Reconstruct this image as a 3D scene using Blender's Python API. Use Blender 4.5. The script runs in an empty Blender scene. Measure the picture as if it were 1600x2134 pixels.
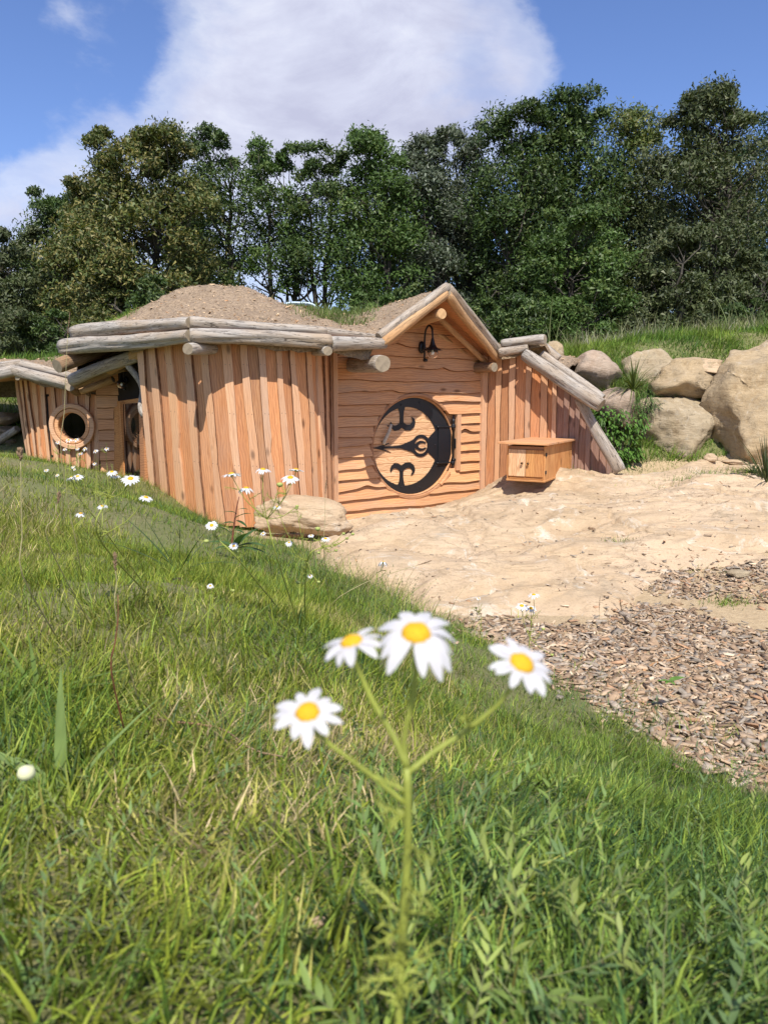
import bpy, math, random
import numpy as np
from mathutils import Vector, Matrix

random.seed(7); RNG = np.random.default_rng(7)
SC = bpy.context.scene
COL = SC.collection

# ------------------------------------------------------------------ camera, sky, sun, exposure
FPX = 1600.0; PITCH = math.atan(262 / 1600.0); CAMZ = 1.6
cp, sp = math.cos(PITCH), math.sin(PITCH)
cam_data = bpy.data.cameras.new('camera'); cam = bpy.data.objects.new('camera', cam_data); COL.objects.link(cam)
cam.location = (0, 0, CAMZ); cam.rotation_euler = (math.pi / 2 - PITCH, 0, 0)
cam_data.sensor_fit = 'HORIZONTAL'; cam_data.sensor_width = 36; cam_data.lens = 36
cam_data.clip_start = 0.02; cam_data.clip_end = 3000
cam_data.dof.use_dof = True; cam_data.dof.focus_distance = 6.5; cam_data.dof.aperture_fstop = 14
SC.camera = cam
SUN_EL, SUN_AZ = math.radians(54), math.radians(6)      # azimuth measured to the right, behind the camera
sun_dir = Vector((math.sin(SUN_AZ) * math.cos(SUN_EL), -math.cos(SUN_AZ) * math.cos(SUN_EL), math.sin(SUN_EL)))
sd = bpy.data.lights.new('sun', 'SUN'); sun = bpy.data.objects.new('sun', sd); COL.objects.link(sun)
sd.energy = 4.9; sd.angle = math.radians(0.5); sd.color = (1, 0.955, 0.88)
sun.rotation_euler = sun_dir.to_track_quat('Z', 'Y').to_euler()
SC.view_settings.view_transform = 'Standard'; SC.view_settings.look = 'None'
SC.view_settings.gamma = 1; SC.view_settings.exposure = 0.34; SC.view_settings.use_curve_mapping = False
SC.cycles.max_bounces = 6; SC.cycles.transparent_max_bounces = 12; SC.cycles.diffuse_bounces = 3
SC.cycles.glossy_bounces = 3; SC.cycles.transmission_bounces = 4
SC.cycles.sample_clamp_indirect = 4

def ray(px, py):
    x = (px - 800) / FPX; v = -(py - 1067) / FPX
    return Vector((x, cp + v * sp, -sp + v * cp))
def P(px, py, Y):
    d = ray(px, py); k = Y / d.y
    return Vector((d.x * k, Y, CAMZ + d.z * k))
def Pz(px, py, z):
    d = ray(px, py); k = (z - CAMZ) / d.z
    return Vector((d.x * k, d.y * k, z))

w = bpy.data.worlds.new('World'); SC.world = w; w.use_nodes = True
nt = w.node_tree; nt.nodes.clear()
def N(nt, t, **kw):
    n = nt.nodes.new(t)
    for k, v in kw.items():
        if k in n.inputs.keys() if isinstance(k, str) else False: n.inputs[k].default_value = v
        else: setattr(n, k, v)
    return n
def L(nt, a, b): nt.links.new(a, b)
def mathn(nt, op, a, b=None, c=None, clamp=False):
    n = nt.nodes.new('ShaderNodeMath'); n.operation = op; n.use_clamp = clamp
    for i, v in enumerate((a, b, c)):
        if v is None: continue
        if hasattr(v, 'is_output'): L(nt, v, n.inputs[i])
        else: n.inputs[i].default_value = v
    return n.outputs[0]
def ramp(nt, fac, stops, interp='LINEAR'):
    n = nt.nodes.new('ShaderNodeValToRGB'); e = n.color_ramp.elements; n.color_ramp.interpolation = interp
    while len(e) < len(stops): e.new(0.5)
    for i, (p, c) in enumerate(stops):
        e[i].position = p; e[i].color = (c, c, c, 1) if isinstance(c, (int, float)) else tuple(c) + (1,)
    L(nt, fac, n.inputs[0]); return n.outputs[0]
def mix(nt, fac, a, b, mode='MIX'):
    n = nt.nodes.new('ShaderNodeMix'); n.data_type = 'RGBA'; n.blend_type = mode
    for i, v in ((0, fac), (6, a), (7, b)):
        s = n.inputs[i]
        if hasattr(v, 'is_output'): L(nt, v, s)
        elif isinstance(v, (int, float)): s.default_value = v if i == 0 else (v, v, v, 1)
        else: s.default_value = tuple(v) + (1,)
    return n.outputs[2]
def noise(nt, vec, scale, detail=4, rough=0.55, dist=0.0):
    n = nt.nodes.new('ShaderNodeTexNoise'); n.inputs['Scale'].default_value = scale
    n.inputs['Detail'].default_value = detail; n.inputs['Roughness'].default_value = rough
    n.inputs['Distortion'].default_value = dist
    if vec is not None: L(nt, vec, n.inputs['Vector'])
    return n.outputs[0]
def mapping(nt, vec, scale=(1, 1, 1), rot=(0, 0, 0), loc=(0, 0, 0)):
    n = nt.nodes.new('ShaderNodeMapping'); n.inputs['Scale'].default_value = scale
    n.inputs['Rotation'].default_value = rot; n.inputs['Location'].default_value = loc
    L(nt, vec, n.inputs['Vector']); return n.outputs[0]

sky = N(nt, 'ShaderNodeTexSky'); sky.sky_type = 'NISHITA'; sky.sun_disc = False
sky.sun_elevation = SUN_EL; sky.sun_rotation = math.pi - SUN_AZ; sky.air_density = 1.0; sky.dust_density = 0.3; sky.ozone_density = 2.2
tc = N(nt, 'ShaderNodeTexCoord'); dirv = tc.outputs['Generated']
base = noise(nt, mapping(nt, dirv, (1, 1, 1.9)), 2.6, 8, 0.56, 0.35)
fine = noise(nt, mapping(nt, dirv, (1, 1, 1.6)), 9, 7, 0.6, 0.2)
acc = mathn(nt, 'MULTIPLY_ADD', base, 1.6, -0.66)
acc = mathn(nt, 'ADD', acc, mathn(nt, 'MULTIPLY_ADD', fine, 1.05, -0.52))
def lobe(px, py, width, amp):
    d = ray(px, py).normalized()
    dn = nt.nodes.new('ShaderNodeVectorMath'); dn.operation = 'DOT_PRODUCT'; L(nt, dirv, dn.inputs[0]); dn.inputs[1].default_value = d
    a = mathn(nt, 'SUBTRACT', 1.0, dn.outputs['Value'])
    return mathn(nt, 'MULTIPLY', mathn(nt, 'EXPONENT', mathn(nt, 'MULTIPLY', a, -1.0 / (1 - math.cos(width)))), amp)
for l in ((660, 40, .20, .40), (880, 150, .13, .26), (480, 230, .12, .30), (1000, 50, .06, .16), (700, 270, .14, .26), (40, 395, .10, .56), (130, 90, .09, .20), (270, 330, .07, .14), (1090, 200, .07, .20), (1060, 120, .07, .10),
          (30, 225, .085, -.72), (1400, 60, .17, -.60), (285, 30, .05, -.62), (1500, 180, .2, -.5), (285, 165, .045, -.34), (985, 140, .04, -.42), (0, 20, .06, -.35)):
    acc = mathn(nt, 'ADD', acc, lobe(*l))
mask = ramp(nt, acc, [(0.0, 0.0), (0.34, 0.55), (0.80, 1.0)], 'EASE')
tone = noise(nt, mapping(nt, dirv, (1, 1, 2.2), loc=(0.3, 0.1, 0.2)), 5.5, 7, 0.6, 0.4)
thick = mathn(nt, 'ADD', mathn(nt, 'MULTIPLY', acc, 0.30), tone)
ccol = ramp(nt, thick, [(0.40, (5.5, 6.2, 8.3)), (0.54, (8.0, 8.3, 9.4)), (0.68, (6.7, 7.0, 8.6)), (0.88, (5.3, 5.5, 7.2))])
skyc = mix(nt, 1.0, sky.outputs[0], (1.06, 1.16, 1.55), 'MULTIPLY')
bgc = mix(nt, mask, skyc, ccol)
bg = N(nt, 'ShaderNodeBackground'); bg.inputs['Strength'].default_value = 0.085; L(nt, bgc, bg.inputs[0])
wo = N(nt, 'ShaderNodeOutputWorld'); L(nt, bg.outputs[0], wo.inputs[0])

# ------------------------------------------------------------------ numpy noise
def _h(ix, iy, iz, s):
    n = (ix * 374761393 + iy * 668265263 + iz * 2147483647 + s * 974634777) & 0xFFFFFFFF
    n = ((n ^ (n >> 13)) * 1274126177) & 0xFFFFFFFF
    n = n ^ (n >> 16)
    return (n & 0xFFFF) / 65535.0
def vnoise(p, s=0):
    p = np.asarray(p, float)
    if p.shape[1] == 2: p = np.c_[p, np.zeros(len(p))]
    i = np.floor(p).astype(np.int64); f = p - i; f = f * f * (3 - 2 * f)
    r = 0
    for a in (0, 1):
        for b in (0, 1):
            for c in (0, 1):
                wgt = (f[:, 0] if a else 1 - f[:, 0]) * (f[:, 1] if b else 1 - f[:, 1]) * (f[:, 2] if c else 1 - f[:, 2])
                r = r + wgt * _h(i[:, 0] + a, i[:, 1] + b, i[:, 2] + c, s)
    return r * 2 - 1
def fbm(p, o=4, s=0, g=0.5):
    p = np.asarray(p, float); r = 0; a = 1
    for k in range(o):
        r = r + a * vnoise(p * 2 ** k + 17.3 * k, s + k); a *= g
    return r

# ------------------------------------------------------------------ object helpers
WM = {}
def add(name, mesh, parent=None, M=None, **props):
    o = bpy.data.objects.new(name, mesh); COL.objects.link(o)
    M = M if M is not None else Matrix.Identity(4)
    WM[o] = M
    if parent is not None:
        o.parent = parent; o.matrix_basis = WM[parent].inverted() @ M
    else: o.matrix_basis = M
    for k, v in props.items(): o[k] = v
    return o
def thing(name, label, cat, loc, group=None):
    o = add(name, None, None, Matrix.Translation(Vector(loc)), label=label, category=cat)
    if group: o['group'] = group
    return o
def tag(o, label, cat, group=None):
    o['label'] = label; o['category'] = cat
    if group: o['group'] = group
    return o
def mesh(name, V, F, mats=(), midx=None, smooth=False, col=None):
    """V (n,3); F list of tuples or int array (m,k)"""
    me = bpy.data.meshes.new(name)
    V = np.asarray(V, np.float32)
    if isinstance(F, np.ndarray):
        m, k = F.shape
        me.vertices.add(len(V)); me.vertices.foreach_set('co', V.ravel())
        me.loops.add(m * k); me.loops.foreach_set('vertex_index', F.astype(np.int32).ravel())
        me.polygons.add(m); me.polygons.foreach_set('loop_start', np.arange(0, m * k, k, dtype=np.int32))
        me.polygons.foreach_set('loop_total', np.full(m, k, np.int32))
        me.update(calc_edges=True)
    else:
        me.from_pydata([tuple(map(float, v)) for v in V], [], F); me.update()
    for mt in mats: me.materials.append(mt)
    if midx is not None: me.polygons.foreach_set('material_index', np.asarray(midx, np.int32))
    if smooth: me.polygons.foreach_set('use_smooth', np.ones(len(me.polygons), bool))
    if col is not None:
        a = me.color_attributes.new('Col', 'FLOAT_COLOR', 'POINT')
        c = np.ones((len(V), 4), np.float32); c[:, :3] = col; a.data.foreach_set('color', c.ravel())
    return me
def frame(o, x, z):
    """matrix with origin o, local X along x, local Z as near z as possible"""
    x = Vector(x).normalized(); z = Vector(z); z = (z - x * z.dot(x)).normalized(); y = z.cross(x)
    return Matrix(((x.x, y.x, z.x, o[0]), (x.y, y.y, z.y, o[1]), (x.z, y.z, z.z, o[2]), (0, 0, 0, 1)))
def bake(parts):
    """join (V,F,mi) lists"""
    V = []; F = []; MI = []; n = 0
    for v, f, m in parts:
        V.append(np.asarray(v, float)); F += [tuple(i + n for i in q) for q in f]; MI += [m] * len(f); n += len(v)
    return np.concatenate(V), F, MI
def boxg(c, s, R=None, m=0):
    c = np.array(c, float); s = np.array(s, float) / 2
    v = np.array([[a, b, d] for a in (-1, 1) for b in (-1, 1) for d in (-1, 1)]) * s
    if R is not None: v = v @ np.array(R).T
    return v + c, [(0, 1, 3, 2), (4, 6, 7, 5), (0, 4, 5, 1), (2, 3, 7, 6), (0, 2, 6, 4), (1, 5, 7, 3)], m
def bevbox(c, s, b=0.006, m=0):
    """box with chamfered edges"""
    sx, sy, sz = [k / 2 for k in s]; V = []; 
    for z, i in ((-sz, b), (-sz + b, 0), (sz - b, 0), (sz, b)):
        X, Y = sx - i, sy - i
        for x, y in ((-X + b, -Y), (X - b, -Y), (X, -Y + b), (X, Y - b), (X - b, Y), (-X + b, Y), (-X, Y - b), (-X, -Y + b)): V.append((x + c[0], y + c[1], z + c[2]))
    F = [tuple(range(7, -1, -1)), tuple(range(24, 32))]
    for r in range(3):
        for k in range(8): F.append((r * 8 + k, r * 8 + (k + 1) % 8, r * 8 + 8 + (k + 1) % 8, r * 8 + 8 + k))
    return np.array(V), F, m
def tubeg(pts, rad, n=6, m=0, cap=True):
    pts = [Vector(p) for p in pts]; rad = rad if hasattr(rad, '__len__') else [rad] * len(pts)
    V = []; F = []; up = Vector((0.3, 0.2, 1)).normalized(); prev = None
    for i, p in enumerate(pts):
        t = (pts[min(i + 1, len(pts) - 1)] - pts[max(i - 1, 0)]).normalized()
        if prev is None:
            a = t.orthogonal().normalized()
        else: a = (prev - t * prev.dot(t)).normalized()
        prev = a; b = t.cross(a)
        for k in range(n):
            th = 2 * math.pi * k / n; V.append(p + (a * math.cos(th) + b * math.sin(th)) * rad[i])
    for i in range(len(pts) - 1):
        for k in range(n): F.append((i * n + k, i * n + (k + 1) % n, (i + 1) * n + (k + 1) % n, (i + 1) * n + k))
    if cap: F += [tuple(range(n - 1, -1, -1)), tuple(range((len(pts) - 1) * n, len(pts) * n))]
    return np.array([tuple(v) for v in V]), F, m
def latheg(prof, n=16, m=0, axis=None):
    V = []; F = []
    for r, z in prof:
        for k in range(n): V.append((r * math.cos(2 * math.pi * k / n), r * math.sin(2 * math.pi * k / n), z))
    for i in range(len(prof) - 1):
        for k in range(n): F.append((i * n + k, i * n + (k + 1) % n, (i + 1) * n + (k + 1) % n, (i + 1) * n + k))
    return np.array(V), F, m
def xf(part, M):
    v, f, m = part; R = np.array(M.to_3x3()); return v @ R.T + np.array(M.translation), f, m
def bez(pts, n=12):
    """smooth curve through points (Catmull-Rom)"""
    pts = [Vector(p) for p in pts]; q = [pts[0] * 2 - pts[1]] + pts + [pts[-1] * 2 - pts[-2]]; out = []
    seg = len(pts) - 1; per = max(1, n // seg)
    for i in range(seg):
        a, b, c, d = q[i:i + 4]
        for k in range(per):
            t = k / per
            out.append(0.5 * ((2 * b) + (c - a) * t + (2 * a - 5 * b + 4 * c - d) * t * t + (3 * b - a - 3 * c + d) * t ** 3))
    out.append(pts[-1]); return out

# ------------------------------------------------------------------ materials
def newmat(name):
    m = bpy.data.materials.new(name); m.use_nodes = True; nt = m.node_tree; nt.nodes.clear()
    out = nt.nodes.new('ShaderNodeOutputMaterial'); b = nt.nodes.new('ShaderNodeBsdfPrincipled'); L(nt, b.outputs[0], out.inputs[0])
    return m, nt, b, out
def bump(nt, b, h, strength, dist):
    n = nt.nodes.new('ShaderNodeBump'); n.inputs['Strength'].default_value = strength; n.inputs['Distance'].default_value = dist
    L(nt, h, n.inputs['Height']); L(nt, n.outputs[0], b.inputs['Normal'])
def wood(name, light, dark, grey=(.36, .30, .25), greyamt=0.25, rough=.75, knots=True, var=0.5, grain=1.0):
    m, nt, b, out = newmat(name)
    tc = nt.nodes.new('ShaderNodeTexCoord'); oi = nt.nodes.new('ShaderNodeObjectInfo')
    off = nt.nodes.new('ShaderNodeVectorMath'); off.operation = 'SCALE'; off.inputs[0].default_value = (37, 11, 23); L(nt, oi.outputs['Random'], off.inputs['Scale'])
    ad = nt.nodes.new('ShaderNodeVectorMath'); L(nt, tc.outputs['Object'], ad.inputs[0]); L(nt, off.outputs[0], ad.inputs[1])
    v = ad.outputs[0]
    g1 = noise(nt, mapping(nt, v, (2.2, 26, 26)), 1.6, 5, .6, 1.2 * grain)
    g2 = noise(nt, mapping(nt, v, (5, 150, 150)), 1.0, 3, .6)
    wv = nt.nodes.new('ShaderNodeTexWave'); wv.wave_type = 'BANDS'; wv.bands_direction = 'Y'; wv.inputs['Scale'].default_value = 11
    wv.inputs['Distortion'].default_value = 9 * grain; wv.inputs['Detail'].default_value = 2; wv.inputs['Detail Scale'].default_value = .8
    L(nt, mapping(nt, v, (.45, 1.0, 1.0)), wv.inputs['Vector'])
    gg = mathn(nt, 'ADD', mathn(nt, 'MULTIPLY', g1, .6), mathn(nt, 'ADD', mathn(nt, 'MULTIPLY', g2, .22), mathn(nt, 'MULTIPLY', wv.outputs[0], .16 * grain)))
    c = ramp(nt, gg, [(.30, dark), (.62, light)])
    # per piece hue and value
    r2 = nt.nodes.new('ShaderNodeMath'); r2.operation = 'FRACT'; L(nt, mathn(nt, 'MULTIPLY', oi.outputs['Random'], 13.7), r2.inputs[0])
    pc = ramp(nt, r2.outputs[0], [(0, (1 - var * .5, 1 - var * .55, 1 - var * .55)), (.35, (1.0, .93, .86)), (.7, (1.08, 1.1, 1.12)), (1, (1 + var * .25, 1, .88))])
    c = mix(nt, 1.0, c, pc, 'MULTIPLY')
    gr = noise(nt, mapping(nt, v, (1.2, 4, 4)), 1.3, 4, .6)
    gm = ramp(nt, gr, [(.38, 0.0), (.7, 1.0)])
    gm = mathn(nt, 'MULTIPLY', gm, mathn(nt, 'MULTIPLY_ADD', oi.outputs['Random'], greyamt * 1.4, greyamt * .3), clamp=True)
    gcol = mix(nt, gg, tuple(k * .75 for k in grey), tuple(k * 1.25 for k in grey))
    c = mix(nt, gm, c, gcol)
    if knots:
        vo = nt.nodes.new('ShaderNodeTexVoronoi'); vo.inputs['Scale'].default_value = 1.0; L(nt, mapping(nt, v, (2.3, 5.5, 5.5)), vo.inputs['Vector'])
        kn = ramp(nt, vo.outputs['Distance'], [(.06, 1.0), (.16, 0.0)])
        c = mix(nt, mathn(nt, 'MULTIPLY', kn, .85), c, tuple(k * .38 for k in dark))
    L(nt, c, b.inputs['Base Color']); b.inputs['Roughness'].default_value = rough
    bump(nt, b, gg, .55, .004)
    return m
W_ORANGE = wood('larch_board', (.63, .30, .13), (.40, .165, .065), greyamt=.18, var=.5)
W_PALE = wood('pale_batten', (.66, .39, .22), (.50, .27, .145), greyamt=.3, grey=(.46, .34, .26), var=.25)
W_CLAP = wood('clapboard', (.70, .375, .175), (.48, .22, .092), greyamt=.35, grey=(.40, .30, .22), var=.3)
W_DOOR = wood('door_plank', (.74, .46, .25), (.50, .25, .11), greyamt=.03, var=.12, knots=False, grain=1.8)
W_CAB = wood('cabinet_wood', (.62, .30, .10), (.42, .165, .045), greyamt=.05, var=.2)
W_DARKER = wood('darker_board', (.44, .22, .10), (.28, .12, .052), greyamt=.2, var=.3)  # darker brown timber for soffits, door ring, canopy and some cladding
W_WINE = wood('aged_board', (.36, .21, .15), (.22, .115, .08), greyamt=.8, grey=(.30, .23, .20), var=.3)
def simple_edge(name):
    m, nt, b, out = newmat(name); tc = nt.nodes.new('ShaderNodeTexCoord'); z = noise(nt, mapping(nt, tc.outputs['Object'], (6, 30, 30)), 2, 5, .7)
    L(nt, ramp(nt, z, [(.35, (.10, .045, .022)), (.62, (.30, .14, .065))]), b.inputs['Base Color']); b.inputs['Roughness'].default_value = .9; bump(nt, b, z, .8, .01); return m
def logmat(name, c1, c2, crack=.75):
    m, nt, b, out = newmat(name)
    tc = nt.nodes.new('ShaderNodeTexCoord'); oi = nt.nodes.new('ShaderNodeObjectInfo')
    off = nt.nodes.new('ShaderNodeVectorMath'); off.operation = 'SCALE'; off.inputs[0].default_value = (31, 17, 5); L(nt, oi.outputs['Random'], off.inputs['Scale'])
    ad = nt.nodes.new('ShaderNodeVectorMath'); L(nt, tc.outputs['Object'], ad.inputs[0]); L(nt, off.outputs[0], ad.inputs[1]); v = ad.outputs[0]
    a = noise(nt, mapping(nt, v, (2, 22, 22)), 1.5, 6, .65, .8)
    bl = noise(nt, mapping(nt, v, (1.5, 5, 5)), 1.2, 4, .6)
    c = ramp(nt, a, [(.3, c2), (.62, c1)])
    c = mix(nt, ramp(nt, bl, [(.4, 0.0), (.68, .75)]), c, (c1[0] * .85, c1[1] * .68, c1[2] * .5))
    cr = noise(nt, mapping(nt, v, (1.1, 16, 16)), 1.7, 3, .5, 1.5)
    crm = ramp(nt, mathn(nt, 'ABSOLUTE', mathn(nt, 'SUBTRACT', cr, .47)), [(.0, 1.0), (.018, 0.0)])
    c = mix(nt, mathn(nt, 'MULTIPLY', crm, crack), c, (.035, .025, .018))
    L(nt, c, b.inputs['Base Color']); b.inputs['Roughness'].default_value = .85
    bump(nt, b, mathn(nt, 'SUBTRACT', a, mathn(nt, 'MULTIPLY', crm, .8)), .7, .008)
    return m
M_LOG = logmat('weathered_log', (.44, .40, .35), (.23, .20, .17), .95)
M_EDGE = simple_edge('bark_edge')
M_LOGB = logmat('brown_log', (.33, .22, .13), (.17, .105, .06))
M_LOGY = logmat('honey_log', (.52, .33, .17), (.34, .19, .09), .35)
def endmat(name, c1, c2):
    m, nt, b, out = newmat(name); tc = nt.nodes.new('ShaderNodeTexCoord')
    v = mapping(nt, tc.outputs['Object'], (0.0, 1, 1))
    ln = nt.nodes.new('ShaderNodeVectorMath'); ln.operation = 'LENGTH'; L(nt, v, ln.inputs[0])
    nz = noise(nt, v, 14, 4, .6)
    s = mathn(nt, 'SINE', mathn(nt, 'ADD', mathn(nt, 'MULTIPLY', ln.outputs['Value'], 900), mathn(nt, 'MULTIPLY', nz, 9)))
    c = mix(nt, mathn(nt, 'MULTIPLY_ADD', s, .22, .5), c2, c1)
    c = mix(nt, ramp(nt, nz, [(.45, 0.0), (.7, .6)]), c, tuple(k * .6 for k in c2))
    L(nt, c, b.inputs['Base Color']); b.inputs['Roughness'].default_value = .9; bump(nt, b, nz, .5, .004)
    return m
M_END = endmat('log_end', (.36, .29, .20), (.24, .19, .13)); M_ENDP = endmat('fresh_log_end', (.62, .40, .2), (.48, .27, .12))
def simple(name, c, rough=.6, metal=0, nscale=None, amt=.3, bd=.003, c2=None, spec=.5):
    m, nt, b, out = newmat(name); b.inputs['Roughness'].default_value = rough; b.inputs['Metallic'].default_value = metal
    b.inputs['Specular IOR Level'].default_value = spec
    if nscale:
        tc = nt.nodes.new('ShaderNodeTexCoord'); z = noise(nt, tc.outputs['Object'], nscale, 5, .6)
        c2 = c2 or tuple(k * (1 - amt) for k in c)
        L(nt, ramp(nt, z, [(.35, c2), (.65, c)]), b.inputs['Base Color']); bump(nt, b, z, .5, bd)
    else: b.inputs['Base Color'].default_value = tuple(c) + (1,)
    return m
M_IRON = simple('black_iron', (.012, .013, .016), .42, .0, 60, .3, .0006)
M_DARK = simple('painted_room_dark', (.02, .013, .009), .9, 0, 5, .5)  # near-black colour stands in for the shade inside the cabin
M_PANEG = simple('window_glass', (.012, .009, .008), .03, spec=.9)
m, nt, b, out = newmat('clear_glass')
b.inputs['Base Color'].default_value = (1, 1, 1, 1); b.inputs['Roughness'].default_value = .02; b.inputs['Transmission Weight'].default_value = 1; b.inputs['IOR'].default_value = 1.2
M_CLEAR = m
def rockmat(name, c1, c2, c3, sc=1.0, pale=.5, lichen=.3, crackamt=.8, bstr=1.0, lines=.3):
    m, nt, b, out = newmat(name)
    tc = nt.nodes.new('ShaderNodeTexCoord'); v = tc.outputs['Object']
    big = noise(nt, v, 1.1 * sc, 5, .6, .4); med = noise(nt, v, 7 * sc, 8, .68, .3); fi = noise(nt, v, 70 * sc, 5, .7)
    strat = noise(nt, mapping(nt, v, (1.2, 1.2, 9), rot=(.25, .12, .3)), 2.2 * sc, 6, .65, .9)
    c = ramp(nt, med, [(.3, c2), (.6, c1)])
    c = mix(nt, ramp(nt, big, [(.38, 0.0), (.65, 1.0)]), c, c3)
    c = mix(nt, mathn(nt, 'MULTIPLY', ramp(nt, strat, [(.3, 1.0), (.46, 0.0)]), .45), c, tuple(k * .5 for k in c2))
    sl = noise(nt, mapping(nt, v, (.35, 1.5, 7), rot=(.1, .05, .35)), 2.1 * sc, 7, .62, 1.1)
    slm = mathn(nt, 'MULTIPLY', ramp(nt, mathn(nt, 'ABSOLUTE', mathn(nt, 'SUBTRACT', sl, .47)), [(.0, 1.0), (.022, 0.0)]), ramp(nt, med, [(.4, 0.2), (.6, 1.0)]))
    c = mix(nt, mathn(nt, 'MULTIPLY', slm, lines), c, tuple(k * .42 for k in c2))
    pv = noise(nt, mapping(nt, v, (1, 1, 1), loc=(7, 3, 1)), 3.1 * sc, 9, .72, 1.4)
    c = mix(nt, mathn(nt, 'MULTIPLY', ramp(nt, pv, [(.56, 0.0), (.68, 1.0)]), pale), c, (.62, .56, .46))
    c = mix(nt, mathn(nt, 'MULTIPLY', ramp(nt, fi, [(.52, 0.0), (.72, 1.0)]), .4), c, tuple(k * .35 for k in c2))
    lv = noise(nt, mapping(nt, v, (1, 1, 1), loc=(1, 9, 4)), 2.3 * sc, 7, .7, .6)
    c = mix(nt, mathn(nt, 'MULTIPLY', ramp(nt, lv, [(.55, 0.0), (.72, 1.0)]), lichen), c, (.17, .16, .13))
    cr = noise(nt, mapping(nt, v, (1.0, 1.0, 2.2), rot=(.3, .1, .5)), 1.7 * sc, 5, .55, 1.8)
    crm = ramp(nt, mathn(nt, 'ABSOLUTE', mathn(nt, 'SUBTRACT', cr, .5)), [(.0, 1.0), (.006, 0.0)])
    crm = mathn(nt, 'MULTIPLY', crm, ramp(nt, big, [(.48, 0.0), (.58, 1.0)]))
    c = mix(nt, mathn(nt, 'MULTIPLY', crm, crackamt), c, tuple(k * .35 for k in c2))
    L(nt, c, b.inputs['Base Color']); b.inputs['Roughness'].default_value = .92; b.inputs['Specular IOR Level'].default_value = .25
    h = mathn(nt, 'ADD', mathn(nt, 'ADD', mathn(nt, 'MULTIPLY', med, 1.0), mathn(nt, 'MULTIPLY', strat, .6)), mathn(nt, 'SUBTRACT', mathn(nt, 'MULTIPLY', fi, .25), mathn(nt, 'ADD', mathn(nt, 'MULTIPLY', crm, .35), mathn(nt, 'MULTIPLY', slm, .25 * lines))))
    bump(nt, b, h, bstr, .035 / sc)
    return m
M_SLAB = rockmat('sandstone_slab', (.50, .365, .225), (.385, .27, .16), (.535, .40, .265), .8, .8, .34, .5, .5, .5)
M_BOULDER = rockmat('boulder_tan', (.47, .35, .205), (.29, .20, .105), (.43, .335, .215), 1.6, .5, .45, .6)
M_BOULDER2 = rockmat('boulder_pink', (.45, .34, .25), (.29, .20, .135), (.40, .31, .23), 2.2, .45, .35)
M_BOULDER3 = rockmat('boulder_grey', (.43, .34, .215), (.28, .205, .12), (.40, .325, .22), 1.9, .55, .5)
def vcolmat(name, trans=.35, rough=.55, var=.25, spec=.3, tcol=(1.25, 1.3, .5), nsc=6):
    m, nt, b, out = newmat(name)
    at = nt.nodes.new('ShaderNodeAttribute'); at.attribute_name = 'Col'
    c = at.outputs['Color']
    if var:
        tc = nt.nodes.new('ShaderNodeTexCoord')
        z = noise(nt, tc.outputs['Object'], nsc, 3, .6)
        c = mix(nt, 1.0, c, ramp(nt, z, [(.3, 1 - var), (.7, 1 + var)]), 'MULTIPLY')
    L(nt, c, b.inputs['Base Color']); b.inputs['Roughness'].default_value = rough; b.inputs['Specular IOR Level'].default_value = spec
    if trans:
        t = nt.nodes.new('ShaderNodeBsdfTranslucent'); L(nt, mix(nt, 1.0, c, tcol, 'MULTIPLY'), t.inputs[0])
        ms = nt.nodes.new('ShaderNodeMixShader'); ms.inputs[0].default_value = trans
        L(nt, b.outputs[0], ms.inputs[1]); L(nt, t.outputs[0], ms.inputs[2]); L(nt, ms.outputs[0], out.inputs[0])
    return m
M_BLADE = vcolmat('grass_blade', .25, .5, .15, .22)
M_LEAF = vcolmat('tree_leaf', .18, .5, .25, .3, (1.2, 1.35, .45), .8)
M_CHIP = vcolmat('wood_chip', 0, .85, .2, .2, nsc=60)
M_PETAL = vcolmat('petal', .25, .6, 0, .2, (1, 1, 1))
M_BARK = simple('bark', (.10, .085, .065), .9, 0, 9, .55, .03)
M_DISC = simple('flower_centre', (.72, .40, .004), .8, 0, 900, .3, .0006)
M_STEM = simple('flower_stem', (.33, .37, .06), .6, 0, 60, .3)
M_REDSTEM = simple('red_stem', (.22, .07, .04), .6, 0, 60, .3)
# ------------------------------------------------------------------ terrain height field
TC = []
def tz(px, py, z): p = Pz(px, py, z); TC.append((p.x, p.y, z))
def tw(x, y, z): TC.append((x, y, z))
for a in ((0, 2134, 1.2), (800, 2134, 1.17), (1600, 2134, 1.08), (0, 1700, 1.1), (800, 1700, 1.05), (1300, 1700, .82), (1600, 1900, .86), (1600, 1700, .40),
          (1600, 1640, .26), (1300, 1530, .25), (1150, 1420, .2), (1000, 1330, .14), (850, 1250, .12), (700, 1180, .12), (640, 1130, .1),
          (600, 1290, .92), (400, 1400, .98), (900, 1450, .6), (800, 1300, .46), (1100, 1600, .75), (400, 1200, .82), (200, 1200, .95), (500, 1130, .42),
          (300, 1060, .72), (100, 1000, .87), (0, 950, .86), (200, 985, .72), (320, 1012, .5), (440, 1090, .17), (540, 1112, .1),
          (1600, 1450, .12), (1300, 1320, .06), (1600, 1320, .08), (1600, 1200, .17), (1400, 1200, .1), (1150, 1310, .08),
          (900, 1100, .06), (735, 1085, -.02), (1000, 1040, .13), (1100, 1012, .31), (1290, 990, .5), (1600, 968, .63), (1450, 978, .58),
          (1200, 1100, .2), (1400, 1080, .33), (1600, 1060, .42), (1200, 1200, .08), (1000, 1200, .05), (850, 1180, .08)):
    tz(*a)
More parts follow.
